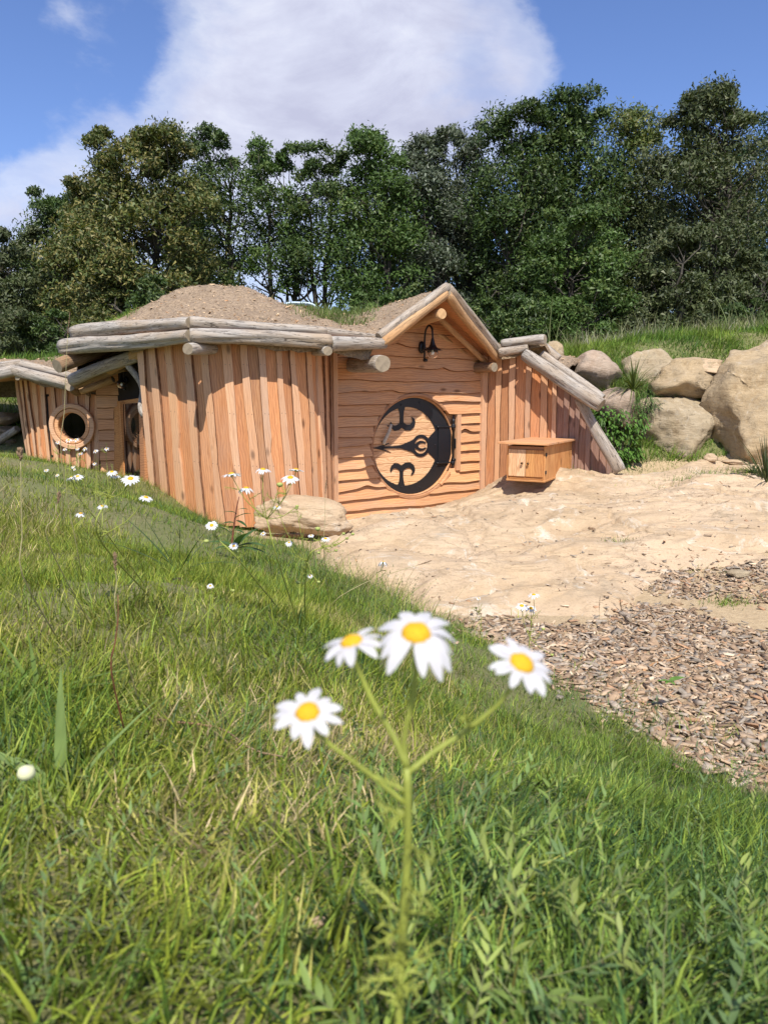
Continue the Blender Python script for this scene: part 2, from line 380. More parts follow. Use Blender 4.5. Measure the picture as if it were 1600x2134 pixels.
for a in ((0, 0, 1.2), (-3, 0, 1.2), (-3, 3, 1.0), (3, 0, 1.0), (0, -3, 1.3), (-7, 0, 1.1), (-7, 5, .95), (6, 0, .7), (6, 3, .2), (7, 6, .2), (-4.2, 9.6, .60), (-3.7, 9.9, .40), (-5.6, 10.8, .8), (-7, 9, .9),
          (-3.0, 9.6, .30), (-2.2, 9.6, .2), (-1, 9.2, .1), (0, 9.5, 0), (1.2, 10.4, .05),
          (5.2, 9.9, .7), (8, 9.5, .8), (4.0, 9.95, .63), (3.2, 9.75, .52),
          (3.3, 10.7, 1.35), (4.2, 10.9, 1.5), (5.6, 11.0, 1.6), (2.6, 10.7, 1.2), (3.2, 11.6, 2.02), (4.4, 11.8, 2.15), (5.8, 12.0, 2.3), (7.5, 12, 2.3), (9, 12, 2.3),
          (3.6, 13.4, 2.27), (5, 13.6, 2.42), (6.8, 14, 2.6), (2.2, 12.6, 1.9), (0.5, 12.5, 1.6), (-1.5, 12.5, 1.5), (-4, 12.5, 1.2), (-6.5, 13, 1.35), (-8, 13.2, 1.4),
          (9, 17, 2.2), (3, 17, 1.9), (-3, 17, 1.5), (-9, 17, 1.2), (-14, 8, 1.2), (14, 8, 1.2), (-14, 20, 1.2), (14, 20, 1.8), (0, 24, 1.4), (-16, 30, 1.2), (16, 30, 1.5), (0, 34, 1.3),
          (-30, 40, 1.2), (30, 40, 1.3), (0, 60, 1.2), (-30, 0, 1), (30, 0, .8), (0, -30, 1)):
    tw(*a)
TCA = np.array(TC)
_d = np.sqrt(((TCA[:, None, :2] - TCA[None, :, :2]) ** 2).sum(2) + .12)
TW = np.linalg.solve(_d + np.eye(len(TCA)) * 1e-3, TCA[:, 2] - 1.0)
def hz(x, y, micro=True):
    x = np.atleast_1d(np.asarray(x, float)); y = np.atleast_1d(np.asarray(y, float))
    out = np.empty(len(x))
    for s in range(0, len(x), 20000):
        d = np.sqrt((x[s:s + 20000, None] - TCA[None, :, 0]) ** 2 + (y[s:s + 20000, None] - TCA[None, :, 1]) ** 2 + .12)
        out[s:s + 20000] = 1.0 + d @ TW
    far = np.clip((np.hypot(x, y - 10) - 35) / 40, 0, 1)
    out = out * (1 - far) + 1.2 * far
    if micro: out = out + .012 * fbm(np.c_[x * 2.2, y * 2.2], 3, 5)
    return out
def hz1(x, y): return float(hz([x], [y])[0])
def hit(px, py, ymin=.3, ymax=30):
    """where the ray of a photograph pixel meets the ground"""
    d = ray(px, py); Y = np.concatenate([np.arange(ymin, 4, .01), np.arange(4, ymax, .03)])
    X = d.x / d.y * Y; Z = CAMZ + d.z / d.y * Y; g = hz(X, Y) - Z
    k = np.argmax(g > 0)
    if g[k] <= 0: k = len(Y) - 1
    return Vector((X[k], Y[k], float(hz([X[k]], [Y[k]])[0])))
def inpoly(x, y, poly):
    r = np.zeros(len(x), bool); n = len(poly)
    for i in range(n):
        x0, y0 = poly[i]; x1, y1 = poly[(i + 1) % n]
        if y0 == y1: continue
        c = ((y0 > y) != (y1 > y)) & (x < (x1 - x0) * (y - y0) / (y1 - y0) + x0); r ^= c
    return r
def polydist(x, y, line):
    best = np.full(len(x), 1e9)
    for (ax, ay), (bx, by) in zip(line[:-1], line[1:]):
        dx, dy = bx - ax, by - ay; t = np.clip(((x - ax) * dx + (y - ay) * dy) / (dx * dx + dy * dy + 1e-12), 0, 1)
        best = np.minimum(best, np.hypot(x - ax - t * dx, y - ay - t * dy))
    return best
GL = [hit(*p)[:2] for p in ((440, 1096), (520, 1118), (600, 1128), (650, 1150), (690, 1190), (760, 1212), (830, 1245), (880, 1275), (960, 1300), (1010, 1335), (1080, 1375),
                            (1160, 1415), (1230, 1470), (1330, 1525), (1440, 1590), (1600, 1650))]
GL = [tuple(p) for p in GL]
GRASS = [(-2.3, 9.4), (-1.9, 8.75), (-1.75, 8.3)] + GL + [(2.2, 1.5), (3.5, .6), (6, -.5), (6, -4), (-9, -4), (-9, 12.5), (-5.5, 12.5), (-5.2, 10.5), (-3.6, 10.1)]

def ground_grid(xs, ys):
    X, Y = np.meshgrid(xs, ys); x, y = X.ravel(), Y.ravel()
    V = np.c_[x, y, hz(x, y)]; nx, ny = len(xs), len(ys)
    i = np.arange(ny - 1)[:, None] * nx + np.arange(nx - 1)[None, :]; i = i.ravel()
    return V, np.c_[i, i + 1, i + nx + 1, i + nx]
def grow(a, b, s, g):
    r = [b]; st = s
    while abs(r[-1]) < a: r.append(r[-1] + st * (1 if b > 0 else -1)); st *= g
    return r
xs = sorted(grow(900, -8, .15, 1.35)[1:] + list(np.arange(-8, 8.01, .08)) + grow(900, 8, .15, 1.35)[1:])
ys = sorted([-1 - v for v in np.cumsum([.15 * 1.4 ** k for k in range(22)])] + list(np.arange(-1, 15, .08)) + [15 + v for v in np.cumsum([.12 * 1.3 ** k for k in range(30)])])
V, F = ground_grid(np.array(xs), np.array(ys))
m, nt, b, out = newmat('soil')
tc = nt.nodes.new('ShaderNodeTexCoord'); v = tc.outputs['Object']
n1 = noise(nt, v, 1.3, 4, .6); n2 = noise(nt, v, 28, 6, .7); n3 = noise(nt, v, 140, 3, .7)
c = ramp(nt, n2, [(.3, (.10, .075, .035)), (.68, (.34, .27, .14))])
c = mix(nt, ramp(nt, n1, [(.3, .3), (.55, .7)]), c, (.13, .16, .04))
at = nt.nodes.new('ShaderNodeAttribute'); at.attribute_name = 'Col'
c = mix(nt, at.outputs['Fac'], c, ramp(nt, n2, [(.3, (.38, .27, .15)), (.65, (.52, .39, .23))]))
L(nt, c, b.inputs['Base Color']); b.inputs['Roughness'].default_value = .95; bump(nt, b, mathn(nt, 'ADD', n2, mathn(nt, 'MULTIPLY', n3, .4)), .8, .02)
M_SOIL = m
sandm = (~inpoly(V[:, 0], V[:, 1], GRASS)) & (V[:, 1] > .5) & (V[:, 1] < 10.5) & (V[:, 0] > -2.2) & (V[:, 0] < 9)
sandm = sandm & ((V[:, 1] < 9.9 + .02 * V[:, 0]) | (V[:, 0] < 1.5))
me = mesh('ground', V, F, [M_SOIL], smooth=True, col=np.repeat(sandm.astype(float)[:, None], 3, 1))
add('ground', me, kind='structure')

# ------------------------------------------------------------------ bedrock slab
SL = [tuple(hit(*p)[:2]) for p in ((540, 1105), (610, 1120), (670, 1150), (700, 1195), (770, 1208), (850, 1235), (900, 1275), (960, 1285), (1060, 1300), (1180, 1305), (1290, 1290), (1325, 1250),
                                   (1345, 1228), (1420, 1195), (1500, 1185), (1600, 1180))]
SLAB = SL + [(6.5, 6.3), (6.5, 9.6), (4.8, 9.75), (3.9, 9.65), (3.0, 9.35), (2.7, 9.45), (1.6, 10.1), (1.2, 10.3), (.5, 9.7), (-.6, 9.0), (-1.4, 8.35), (-1.55, 7.9)]
gx = np.arange(-1.9, 6.6, .028); gy = np.arange(4.2, 10.5, .028)
X, Y = np.meshgrid(gx, gy); x, y = X.ravel(), Y.ravel()
ins = inpoly(x, y, SLAB); d = polydist(x, y, SLAB + [SLAB[0]]); sdv = np.where(ins, d, -d)
p2 = np.c_[x, y]
warp = np.c_[fbm(p2 * 1.1, 3, 11), fbm(p2 * 1.1, 3, 12)] * .35
q = p2 + warp
edge = 1 - np.exp(-np.clip(sdv + .05 * fbm(p2 * 5, 3, 3), 0, 9) / .11)
strat = fbm(np.c_[q[:, 0] * .35 + q[:, 1] * .2, q[:, 1] * 1.7 - q[:, 0] * .35], 5, 21, .55)
ledge = np.floor((strat + 1.4) * 3.4); fr = (strat + 1.4) * 3.4 - ledge; st = (ledge + np.clip(fr * 8, 0, 1)) / 3.4
h = .055 * edge + edge * (.10 * fbm(p2 * .55, 3, 31) + .018 * fbm(p2 * 1.9, 3, 33) + .075 * (st - 1.4) + .002 * fbm(p2 * 9, 3, 35))
# lobes seen in the photograph
def bumpat(px, py, rx, ry, a, rot=0):
    c = hit(px, py); dx, dy = x - c.x, y - c.y; cr, sr = math.cos(rot), math.sin(rot)
    u, v_ = (dx * cr + dy * sr) / rx, (-dx * sr + dy * cr) / ry
    return a * np.exp(-(u * u + v_ * v_))
h += edge * (bumpat(850, 1130, .62, .75, .16, .3) + bumpat(1110, 1028, .55, .26, .14) + bumpat(1100, 1250, .8, .45, .06) + bumpat(1530, 1055, .9, .5, .12) + bumpat(1100, 1040, .7, .3, .10) - bumpat(1280, 1145, .7, .25, .05) - bumpat(960, 1150, .12, .6, .05, .4))
for ln, sc_, gr in ((((1130, 1012), (1240, 1022), (1340, 1016), (1460, 1022)), .035, .045), (((1480, 1030), (1540, 1038), (1620, 1052)), .06, .07), (((1090, 1098), (1170, 1112), (1250, 1108), (1340, 1140), (1400, 1150)), .03, .045), (((930, 1075), (975, 1110), (1000, 1150), (985, 1190)), .035, .03),
                    (((960, 1040), (1080, 1052), (1200, 1044)), .03, .04), (((1350, 1078), (1460, 1070), (1610, 1082)), .03, .04), (((700, 1120), (760, 1150), (850, 1165)), .015, .025), (((1150, 1200), (1230, 1180), (1330, 1190)), .025, .035), (((1400, 1115), (1500, 1122), (1600, 1118)), .015, .04)):
    wl_ = [tuple(hit(*p_)[:2]) for p_ in ln]; wx = x + .06 * fbm(p2 * 3, 3, 91); wy = y + .05 * fbm(p2 * 4, 3, 92); dd = polydist(wx, wy, wl_)
    yl = np.interp(wx, [a_[0] for a_ in sorted(wl_)], [a_[1] for a_ in sorted(wl_)]); h += edge * (sc_ * np.exp(-dd / .22) * (wy > yl) - gr * np.exp(-(dd / .024) ** 2))
h += edge * .17 * np.exp(-(((x - 1.75) / .62) ** 2 + ((y - 9.08) / .27) ** 2))
cr = np.abs(fbm(np.c_[q[:, 0] * .9, q[:, 1] * 1.7], 4, 44)); h -= edge * .028 * np.exp(-(cr / .02) ** 2) * (fbm(p2 * .8, 2, 9) > -.1)
z = hz(x, y, False) + h - np.where(sdv < 0, np.clip(-sdv * .6, 0, .25), 0) - .012 * (sdv < .02)
V = np.c_[x, y, z]; nx, ny = len(gx), len(gy)
i = (np.arange(ny - 1)[:, None] * nx + np.arange(nx - 1)[None, :]).ravel()
F = np.c_[i, i + 1, i + nx + 1, i + nx]; F = F[(sdv[F] > -.12).any(1)]
add('bedrock_slab', mesh('bedrock_slab', V, F, [M_SLAB], smooth=True), kind='structure')
SLV = (gx, gy, z.reshape(ny, nx), sdv.reshape(ny, nx))
def slabz(X_, Y_):
    """top of slab or ground"""
    X_ = np.atleast_1d(X_); Y_ = np.atleast_1d(Y_)
    i = np.clip(((Y_ - gy[0]) / .028).astype(int), 0, ny - 1); j = np.clip(((X_ - gx[0]) / .028).astype(int), 0, nx - 1)
    g = hz(X_, Y_); s = SLV[2][i, j]; ok = (X_ > gx[0]) & (X_ < gx[-1]) & (Y_ > gy[0]) & (Y_ < gy[-1])
    return np.where(ok, np.maximum(g, s), g)

# ------------------------------------------------------------------ grass blades
def blades(n_or_xy, h0, h1, w0, w1, lean, pal, seg=3, seed=0, zf=hz, hnoise=.6, droop=.6, _x=0):
    """return V,F,C for blades standing at xy"""
    r = np.random.default_rng(seed); xy = n_or_xy; n = len(xy)
    hh = r.uniform(h0, h1, n) * (1 + hnoise * fbm(xy * 1.6, 3, seed + 3)) * (1 + .3 * r.standard_normal(n)).clip(.4, 1.9)
    ww = r.uniform(w0, w1, n); th = r.uniform(0, 2 * np.pi, n)
    cl = fbm(xy * 7, 2, seed + 8) * 3.0; th = np.where(r.random(n) < .6, cl + r.normal(0, .7, n), th)
    ln = np.abs(r.normal(0, lean, n)).clip(0, 1.6); dr = r.uniform(0, droop, n)
    face = r.uniform(0, np.pi, n)
    wd = np.c_[np.cos(face), np.sin(face), np.zeros(n)]; ld = np.c_[np.cos(th), np.sin(th), np.zeros(n)]
    zb = zf(xy[:, 0], xy[:, 1]) - .006
    base = np.c_[xy, zb]; V = []; 
    pos = base.copy(); step = hh / seg
    rings = seg + 1
    for k in range(rings):
        t = k / seg; wk = ww * (1 - t ** 1.6) * .5 if k < seg else ww * 0
        if k < seg: V.append(pos - wd * wk[:, None]); V.append(pos + wd * wk[:, None])
        else: V.append(pos)
        a = ln + dr * (t + .3) * 1.4
        pos = pos + ld * (np.sin(a) * step)[:, None] + np.array([0, 0, 1]) * (np.cos(a) * step)[:, None]
    nv = 2 * seg + 1; V = np.stack(V, 1).reshape(-1, 3)
    o = np.arange(n)[:, None] * nv; F = []
    for k in range(seg - 1):
        F.append(o + np.array([2 * k, 2 * k + 1, 2 * k + 3])); F.append(o + np.array([2 * k, 2 * k + 3, 2 * k + 2]))
    F.append(o + np.array([2 * seg - 2, 2 * seg - 1, 2 * seg]))
    F = np.concatenate(F)
    pal = np.array(pal); wts = pal[:, 3] / pal[:, 3].sum()
    # patchy choice of colour
    u = (r.random(n) * .62 + .38 * (.5 + .9 * fbm(xy * 1.1, 3, seed + 40))).clip(0, .999)
    ci = np.searchsorted(np.cumsum(wts), u).clip(0, len(pal) - 1)
    C = pal[ci, :3] * r.uniform(.28, 1.28, n)[:, None]
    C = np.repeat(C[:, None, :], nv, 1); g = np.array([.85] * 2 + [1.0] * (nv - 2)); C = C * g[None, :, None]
    return V, F, C.reshape(-1, 3)
def joinvf(lst):
    V = []; F = []; C = []; n = 0
    for v, f, c in lst: V.append(v); F.append(f + n); C.append(c); n += len(v)
    return np.concatenate(V), np.concatenate(F), np.concatenate(C)
PAL = [(.52, .41, .22, .13), (.43, .40, .11, .15), (.30, .345, .045, .25), (.215, .295, .04, .26), (.125, .22, .04, .17), (.08, .155, .045, .12)]
PALR = [(.50, .42, .22, .07), (.35, .39, .09, .17), (.25, .33, .055, .29), (.155, .25, .045, .27), (.08, .16, .05, .2)]
def frustum(n, y0, y1, seed, pw=1.0, marg=1.4, xr=None):
    r = np.random.default_rng(seed); u = r.random(n)
    y = (y0 ** pw + (y1 ** pw - y0 ** pw) * u) ** (1 / pw); x = r.uniform(-.5 * marg - .02, .5 * marg + .02, n) * (y * 1.03 + .16)
    return np.c_[x, y]
def keep(xy, dens_gap=.0, seed=0):
    ok = inpoly(xy[:, 0], xy[:, 1], GRASS)
    d = polydist(xy[:, 0], xy[:, 1], GL); r = np.random.default_rng(seed + 99).random(len(xy))
    ok = ok & (r < np.clip(d / .16 + .15, 0, 1))
    pn = fbm(xy * 1.7, 4, 77)   # thin patches where soil shows
    left = np.clip((-.1 - (xy[:, 0] - .12 * xy[:, 1])) / 1.0, 0, 1)
    ok = ok & (r < 1.05 - np.clip((pn + .45 * fbm(xy * 6, 3, 78) - .30 + .10 * left) * 2.4, 0, .86) * np.clip(xy[:, 1] / 2.4, .2, 1))
    extra = (~inpoly(xy[:, 0], xy[:, 1], GRASS)) & (d < .22 + .2 * (fbm(xy * 3, 2, 5) > 0)) & (r < .10) & (xy[:, 1] < 7.5) & (xy[:, 1] > 1.0)
    return xy[ok | extra]
near = keep(frustum(82000, .32, 1.7, 1, 1.6), seed=1)
midg = keep(frustum(190000, 1.5, 4.2, 2, 1.5), seed=2)
farg = keep(frustum(150000, 4.0, 12, 3, 1.25), seed=3)
def palmix(xy, seed, *a, **k):
    right = (np.random.default_rng(seed + 50).random(len(xy)) < 1 / (1 + np.exp(-(xy[:, 0] / (xy[:, 1] + .3) - .06 + .18 * fbm(xy * 2.5, 3, 4)) * 14))) & (xy[:, 1] < 6)
    out = []
    if (~right).any(): out.append(blades(xy[~right], *a, PAL, seed=seed, **k))
    if right.any(): out.append(blades(xy[right], *a, PALR, seed=seed + 1, **k))
    return out
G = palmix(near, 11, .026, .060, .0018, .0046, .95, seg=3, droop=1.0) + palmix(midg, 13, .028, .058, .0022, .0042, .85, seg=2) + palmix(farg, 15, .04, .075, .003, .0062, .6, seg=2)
# taller unmown fringe along the rock
r = np.random.default_rng(5)
tall = []
for (px, py, n, s, hh) in ((640, 1170, 500, .45, .16), (720, 1215, 700, .35, .17), (800, 1245, 600, .3, .15), (870, 1290, 500, .25, .12), (960, 1330, 350, .22, .09), (560, 1200, 350, .5, .12),
                           (1020, 1390, 500, .25, .08), (1250, 1520, 500, .22, .07), (1400, 1600, 500, .2, .07), (1550, 1680, 500, .2, .07), (60, 985, 1200, .9, .08), (360, 1050, 700, .4, .06), (200, 1020, 500, .6, .055)):
    c = hit(px, py); q = np.c_[r.normal(c.x, s, n), r.normal(c.y, s * .8, n)]
    q = q[inpoly(q[:, 0], q[:, 1], GRASS)]
    tall.append(blades(q, hh * .7, hh * 1.3, .0022, .0042, .5, PALR if px > 450 else PAL, seg=4, seed=int(px), droop=.8))
V, F, C = joinvf(G + tall)
add('grass', mesh('grass', V, F, [M_BLADE], col=C), kind='stuff', label='short green lawn grass with dry patches on the sloping bank', category='grass')

# grass on the bank behind the boulders, and a pale flowering strip on its crest
PALB = [(.24, .31, .05, .3), (.15, .25, .035, .4), (.09, .18, .03, .3)]
def bankok(q): return q[(q[:, 0] > 2.45) & (q[:, 1] > 9.9 + .0 * q[:, 0])]
q = np.c_[r.uniform(2.4, 9.5, 90000), 9.95 + 5.0 * r.random(90000) ** 1.8]; q = bankok(q)
q = q[~((q[:, 1] < 10.15) & (r.random(len(q)) < .8))]
bk = [blades(q, .08, .17, .007, .013, .7, PALB, seg=2, seed=71)]
q = np.c_[r.uniform(3.2, 9.5, 5000), r.uniform(12.8, 14.6, 5000)]
bk.append(blades(q, .15, .34, .006, .012, .35, [(.45, .42, .25, .5), (.30, .30, .14, .5), (.5, .48, .38, .3)], seg=3, seed=72))
q = np.c_[r.uniform(2.4, 9.5, 300), r.uniform(12.8, 14.8, 300)]
bk.append(blades(q, .3, .75, .012, .02, .25, [(.20, .22, .09, .5), (.13, .16, .06, .5), (.22, .12, .07, .15)], seg=4, seed=73))
q = np.c_[r.uniform(-9, -4.2, 9000), r.uniform(11.5, 15, 9000)]
bk.append(blades(q, .08, .22, .007, .014, .5, PALB, seg=2, seed=74))
V, F, C = joinvf(bk)
add('bank_grass', mesh('bank_grass', V, F, [M_BLADE], col=C), kind='stuff', label='longer green grass covering the bank above the boulders', category='grass')
# sparse tufts and twigs in the cracks of the slab
lst = []
for (px, py, n, s) in ((1285, 1165, 70, .09), (1455, 1190, 60, .07), (1520, 1262, 160, .09), (1555, 990, 500, .16), (1500, 1003, 400, .25), (1440, 1010, 200, .2), (1200, 1030, 40, .2), (1400, 1020, 90, .4), (1330, 1030, 60, .3),
                       (1250, 992, 260, .3), (1400, 968, 700, .4), (1300, 975, 400, .2), (1100, 985, 20, .1), (530, 1110, 250, .18), (620, 1100, 120, .15), (1090, 1290, 30, .05), (1560, 948, 300, .2)):
    c = hit(px, py); q = np.c_[r.normal(c.x, s, n), r.normal(c.y, s * .5, n)]
    lst.append(blades(q, .025, .07, .003, .006, .7, PALB if n > 90 else PAL, seg=3, seed=int(px) + 5, zf=slabz))
V, F, C = joinvf(lst)
add('crack_grass', mesh('crack_grass', V, F, [M_BLADE], col=C), kind='stuff', label='sparse low grass growing in cracks of the bedrock', category='grass')

# ------------------------------------------------------------------ wood chips
def chips(xy, s0, s1, zf, seed, lift=.012):
    r = np.random.default_rng(seed); n = len(xy)
    Lh = r.uniform(s0, s1, n) * .5; Wh = Lh * r.uniform(.18, .5, n); Th = np.clip(Lh * .14, .0012, .004)
    yaw = r.uniform(0, np.pi * 2, n); pit = r.normal(0, .28, n); rol = r.normal(0, .35, n)
    z = zf(xy[:, 0], xy[:, 1]) + r.random(n) * lift + .002
    loc = np.array([[-1, -1, -1], [1, -.7, -1], [1, .8, -1], [-1, 1, -1], [-.96, -.9, 1], [.9, -.75, 1], [.97, .6, 1], [-.85, 1, 1]], float)
    v = loc[None] * (1 + .22 * r.standard_normal((n, 8, 3))) * np.stack([Lh, Wh, Th], 1)[:, None, :]
    cy_, sy_, cp_, sp_, cr_, sr_ = np.cos(yaw), np.sin(yaw), np.cos(pit), np.sin(pit), np.cos(rol), np.sin(rol)
    R = np.zeros((n, 3, 3))
    R[:, 0] = np.stack([cy_ * cp_, cy_ * sp_ * sr_ - sy_ * cr_, cy_ * sp_ * cr_ + sy_ * sr_], 1)
    R[:, 1] = np.stack([sy_ * cp_, sy_ * sp_ * sr_ + cy_ * cr_, sy_ * sp_ * cr_ - cy_ * sr_], 1)
    R[:, 2] = np.stack([-sp_, cp_ * sr_, cp_ * cr_], 1)
    v = np.einsum('nij,nkj->nki', R, v) + np.c_[xy, z][:, None, :]
    f = np.array([[4, 5, 6, 7], [0, 1, 5, 4], [1, 2, 6, 5], [2, 3, 7, 6], [3, 0, 4, 7]])
    F = (np.arange(n)[:, None, None] * 8 + f[None]).reshape(-1, 4)
    pal = np.array([(.43, .31, .205), (.34, .235, .15), (.21, .14, .09), (.37, .30, .23), (.55, .43, .30), (.28, .235, .185), (.42, .25, .145)])
    C = pal[r.choice(len(pal), n, p=[.24, .2, .14, .16, .08, .12, .06])] * r.uniform(.7, 1.2, n)[:, None]
    return v.reshape(-1, 3), F, np.repeat(C, 8, 0)
CH = [tuple(hit(*p)[:2]) for p in ((940, 1300), (1000, 1292), (1060, 1302), (1180, 1308), (1250, 1300), (1290, 1285), (1340, 1262), (1400, 1268), (1480, 1290), (1540, 1312), (1600, 1325), (1750, 1340))] + [(4.5, 3.5), (4, 1.6), (2.6, 1.6)] + GL[::-1][:8]
C2 = [tuple(hit(*p)[:2]) for p in ((1335, 1232), (1400, 1196), (1470, 1186), (1600, 1178), (1800, 1180), (1800, 1260), (1600, 1262), (1500, 1256), (1420, 1250), (1370, 1248))]
q = np.c_[r.uniform(.2, 5.2, 112000), r.uniform(1.6, 7.2, 112000)]
i1 = inpoly(q[:, 0], q[:, 1], CH); i2 = inpoly(q[:, 0], q[:, 1], C2)
pr = np.where(i1, .62, np.where(i2, .30 + .3 * (fbm(q * 4, 2, 3) > 0), 0))
dd = polydist(q[:, 0], q[:, 1], CH); pr = np.maximum(pr, .25 * np.exp(-dd / .06)); dd = polydist(q[:, 0], q[:, 1], C2[:6]); pr = np.maximum(pr, .10 * np.exp(-dd / .15))
pr = np.where(polydist(q[:, 0], q[:, 1], GL) < .05, pr * .5, pr)
pr = np.where((q[:, 1] > 2.0) & (q[:, 0] < .75 * q[:, 1] + .6), pr, 0)
q = q[r.random(len(q)) < pr]
nr = len(q); k = np.arange(nr); 
ch = [chips(q[: int(nr * .8)], .016, .042, slabz, 1), chips(q[int(nr * .8):], .04, .075, slabz, 2, .02)]
qs = np.c_[r.uniform(-.5, 4, 700), r.uniform(4.8, 8.5, 700)]; qs = qs[inpoly(qs[:, 0], qs[:, 1], SLAB)]
ch.append(chips(qs, .015, .05, slabz, 3, .003))
V, F, C = joinvf(ch)
add('wood_chips', mesh('wood_chips', V, F, [M_CHIP], col=C), kind='stuff', label='bed of brown and grey wood chips beside the lawn', category='wood chips')
print('chips', nr, 'blades', len(near), len(midg), len(farg))
# ------------------------------------------------------------------ rocks
def rock(name, label, centre, size, mat, seed, rot=(0, 0, 0), sub=4, rough=.19, flat=.35, shear=0.0, power=2.4, group='boulders of the retaining bank', facets=11, cat='boulder', kind=None):
    import bmesh
    bm = bmesh.new(); bmesh.ops.create_icosphere(bm, subdivisions=sub, radius=1)
    V = np.array([v.co[:] for v in bm.verts]); F = np.array([[v.index for v in f.verts] for f in bm.faces]); bm.free()
    n = (np.abs(V) ** power).sum(1) ** (-1 / power); V = V * n[:, None]
    rr = np.random.default_rng(seed)
    for k in range(facets):     # chop flat facets
        d = rr.normal(size=3); d /= np.linalg.norm(d); lim = rr.uniform(.66, .90); s = V @ d
        V = V - np.outer(np.clip(s - lim, 0, None) * .97, d)
    disp = rough * fbm(V * 1.3 + seed * 3.1, 3, seed) * .6 + rough * .30 * fbm(V * 3.6 + seed, 5, seed + 5, .6)
    st = fbm(np.c_[V[:, 0] * .8, V[:, 1] * .8, V[:, 2] * 5] + seed, 4, seed + 9); disp -= rough * .42 * np.clip(st, 0, 1) + rough * .22 * (np.abs(fbm(V * 2.6 + seed * 2.2, 4, seed + 21)) < .045)
    cr = np.abs(fbm(V * 1.5 + seed * 1.7, 3, seed + 13)); disp -= rough * .22 * np.exp(-(cr / .035) ** 2) * 1.6
    V = V * (1 + disp)[:, None]; V = V / np.abs(V).max(0); V = V * (np.array(size) / 2)
    V[:, 0] += shear * V[:, 2]
    M = Matrix.Translation(Vector(centre)) @ Matrix.Rotation(rot[2], 4, 'Z') @ Matrix.Rotation(rot[1], 4, 'Y') @ Matrix.Rotation(rot[0], 4, 'X')
    o = add(name, mesh(name, V, F, [mat], smooth=True), None, M)
    if kind: o['kind'] = kind
    tag(o, label, cat, group); return o
def prock(name, label, px, py, wpx, hpx, Y, depth, mat, seed, **k):
    s = Y / FPX; return rock(name, label, P(px, py, Y), (wpx * s, depth, hpx * s), mat, seed, **k)
prock('boulder', 'huge tan boulder rising above all the others at the right edge', 1614, 833, 372, 284, 10.3, 1.7, M_BOULDER, 4, sub=5, rough=.15, shear=.36, power=2.9, rot=(.1, 0, .2))
prock('boulder', 'broad grey boulder low in the row, left of the huge one, partly in its shade', 1400, 902, 196, 168, 10.62, 1.3, M_BOULDER3, 12, sub=5, rough=.13, power=2.6)
prock('boulder', 'brown cracked boulder resting on the broad grey one', 1424, 798, 150, 104, 10.9, 1.0, M_BOULDER, 21, rough=.2, power=2.8)
prock('boulder', 'pale flat-topped boulder piece wedged against the huge boulder', 1462, 770, 110, 46, 11.0, .8, M_SLAB, 23, rough=.16, power=3.4)
prock('boulder', 'rounded pinkish boulder just right of the wing roof logs', 1228, 782, 126, 112, 11.2, 1.0, M_BOULDER2, 31, rough=.12, rot=(0, .15, 0))
prock('boulder', 'boulder half hidden by grass between the pinkish and brown ones', 1343, 782, 112, 108, 11.35, .8, M_BOULDER3, 37, rough=.17)
prock('boulder', 'small pinkish boulder above the leafy bush by the wing corner', 1288, 850, 92, 86, 10.35, .7, M_BOULDER2, 41, rough=.14)
prock('boulder', 'small boulder peeping out behind the short roof logs', 1153, 736, 40, 56, 11.4, .5, M_BOULDER, 43, rough=.14)
prock('boulder', 'dark small boulder behind the leafy bush', 1300, 912, 70, 70, 10.7, .6, M_BOULDER3, 44, rough=.14)
prock('boulder', 'long low boulder lying against the foot of the batten tower', 634, 1076, 218, 82, 7.62, .75, M_SLAB, 51, sub=5, rough=.13, power=2.7, rot=(0, .06, -.05), group='rocks around the cabin')
prock('boulder', 'layered small ledge stone at the right foot of the round door wall', 1022, 1050, 70, 34, 9.55, .35, M_SLAB, 53, rough=.32, power=3.2, group='rocks around the cabin')
prock('boulder', 'flat rock at the left edge below the grass roof', 12, 872, 62, 30, 11.6, .8, M_SLAB, 57, rough=.2, group='rocks at the left edge', rot=(0, -.2, 0))
prock('boulder', 'lower flat rock at the left edge under the upper one', 12, 899, 58, 26, 11.3, .7, M_BOULDER, 58, rough=.25, group='rocks at the left edge')
prock('boulder', 'lowest rock at the left edge behind the leaning log', 22, 935, 56, 40, 11.1, .6, M_BOULDER, 59, rough=.25, group='rocks at the left edge')
for k, (px, py, wd, hg, lb, sd_) in enumerate(((1478, 969, 30, 14, 'small flat stone below the huge boulder, left one', 61), (1496, 966, 14, 12, 'tiny round stone touching the small flat stone', 62), (1528, 965, 60, 9, 'thin long stone under the huge boulder', 63),
                                  (1408, 1254, 22, 15, 'pale pebble between the two wood chip patches', 64), (1305, 990, 14, 10, 'little stone at the tip of the leaning end log', 65))):
    c = hit(px, py + hg / 2); s = c.y / FPX; rock('stone', lb, (c.x, c.y, float(slabz([c.x], [c.y])[0]) + hg * s * .35), (wd * s, wd * s * .8, hg * s * 1.3), M_SLAB, sd_, sub=3, group='small loose stones', cat='stone')
c = hit(1440, 1205); rock('stone', 'flat grey stone sunk in the upper wood chip patch', (1.0 * hit(1540, 1203).x, hit(1540, 1203).y, hz1(hit(1540, 1203).x, hit(1540, 1203).y) + .02), (.2, .16, .06), M_BOULDER3, 66, sub=3, group='small loose stones', cat='stone')

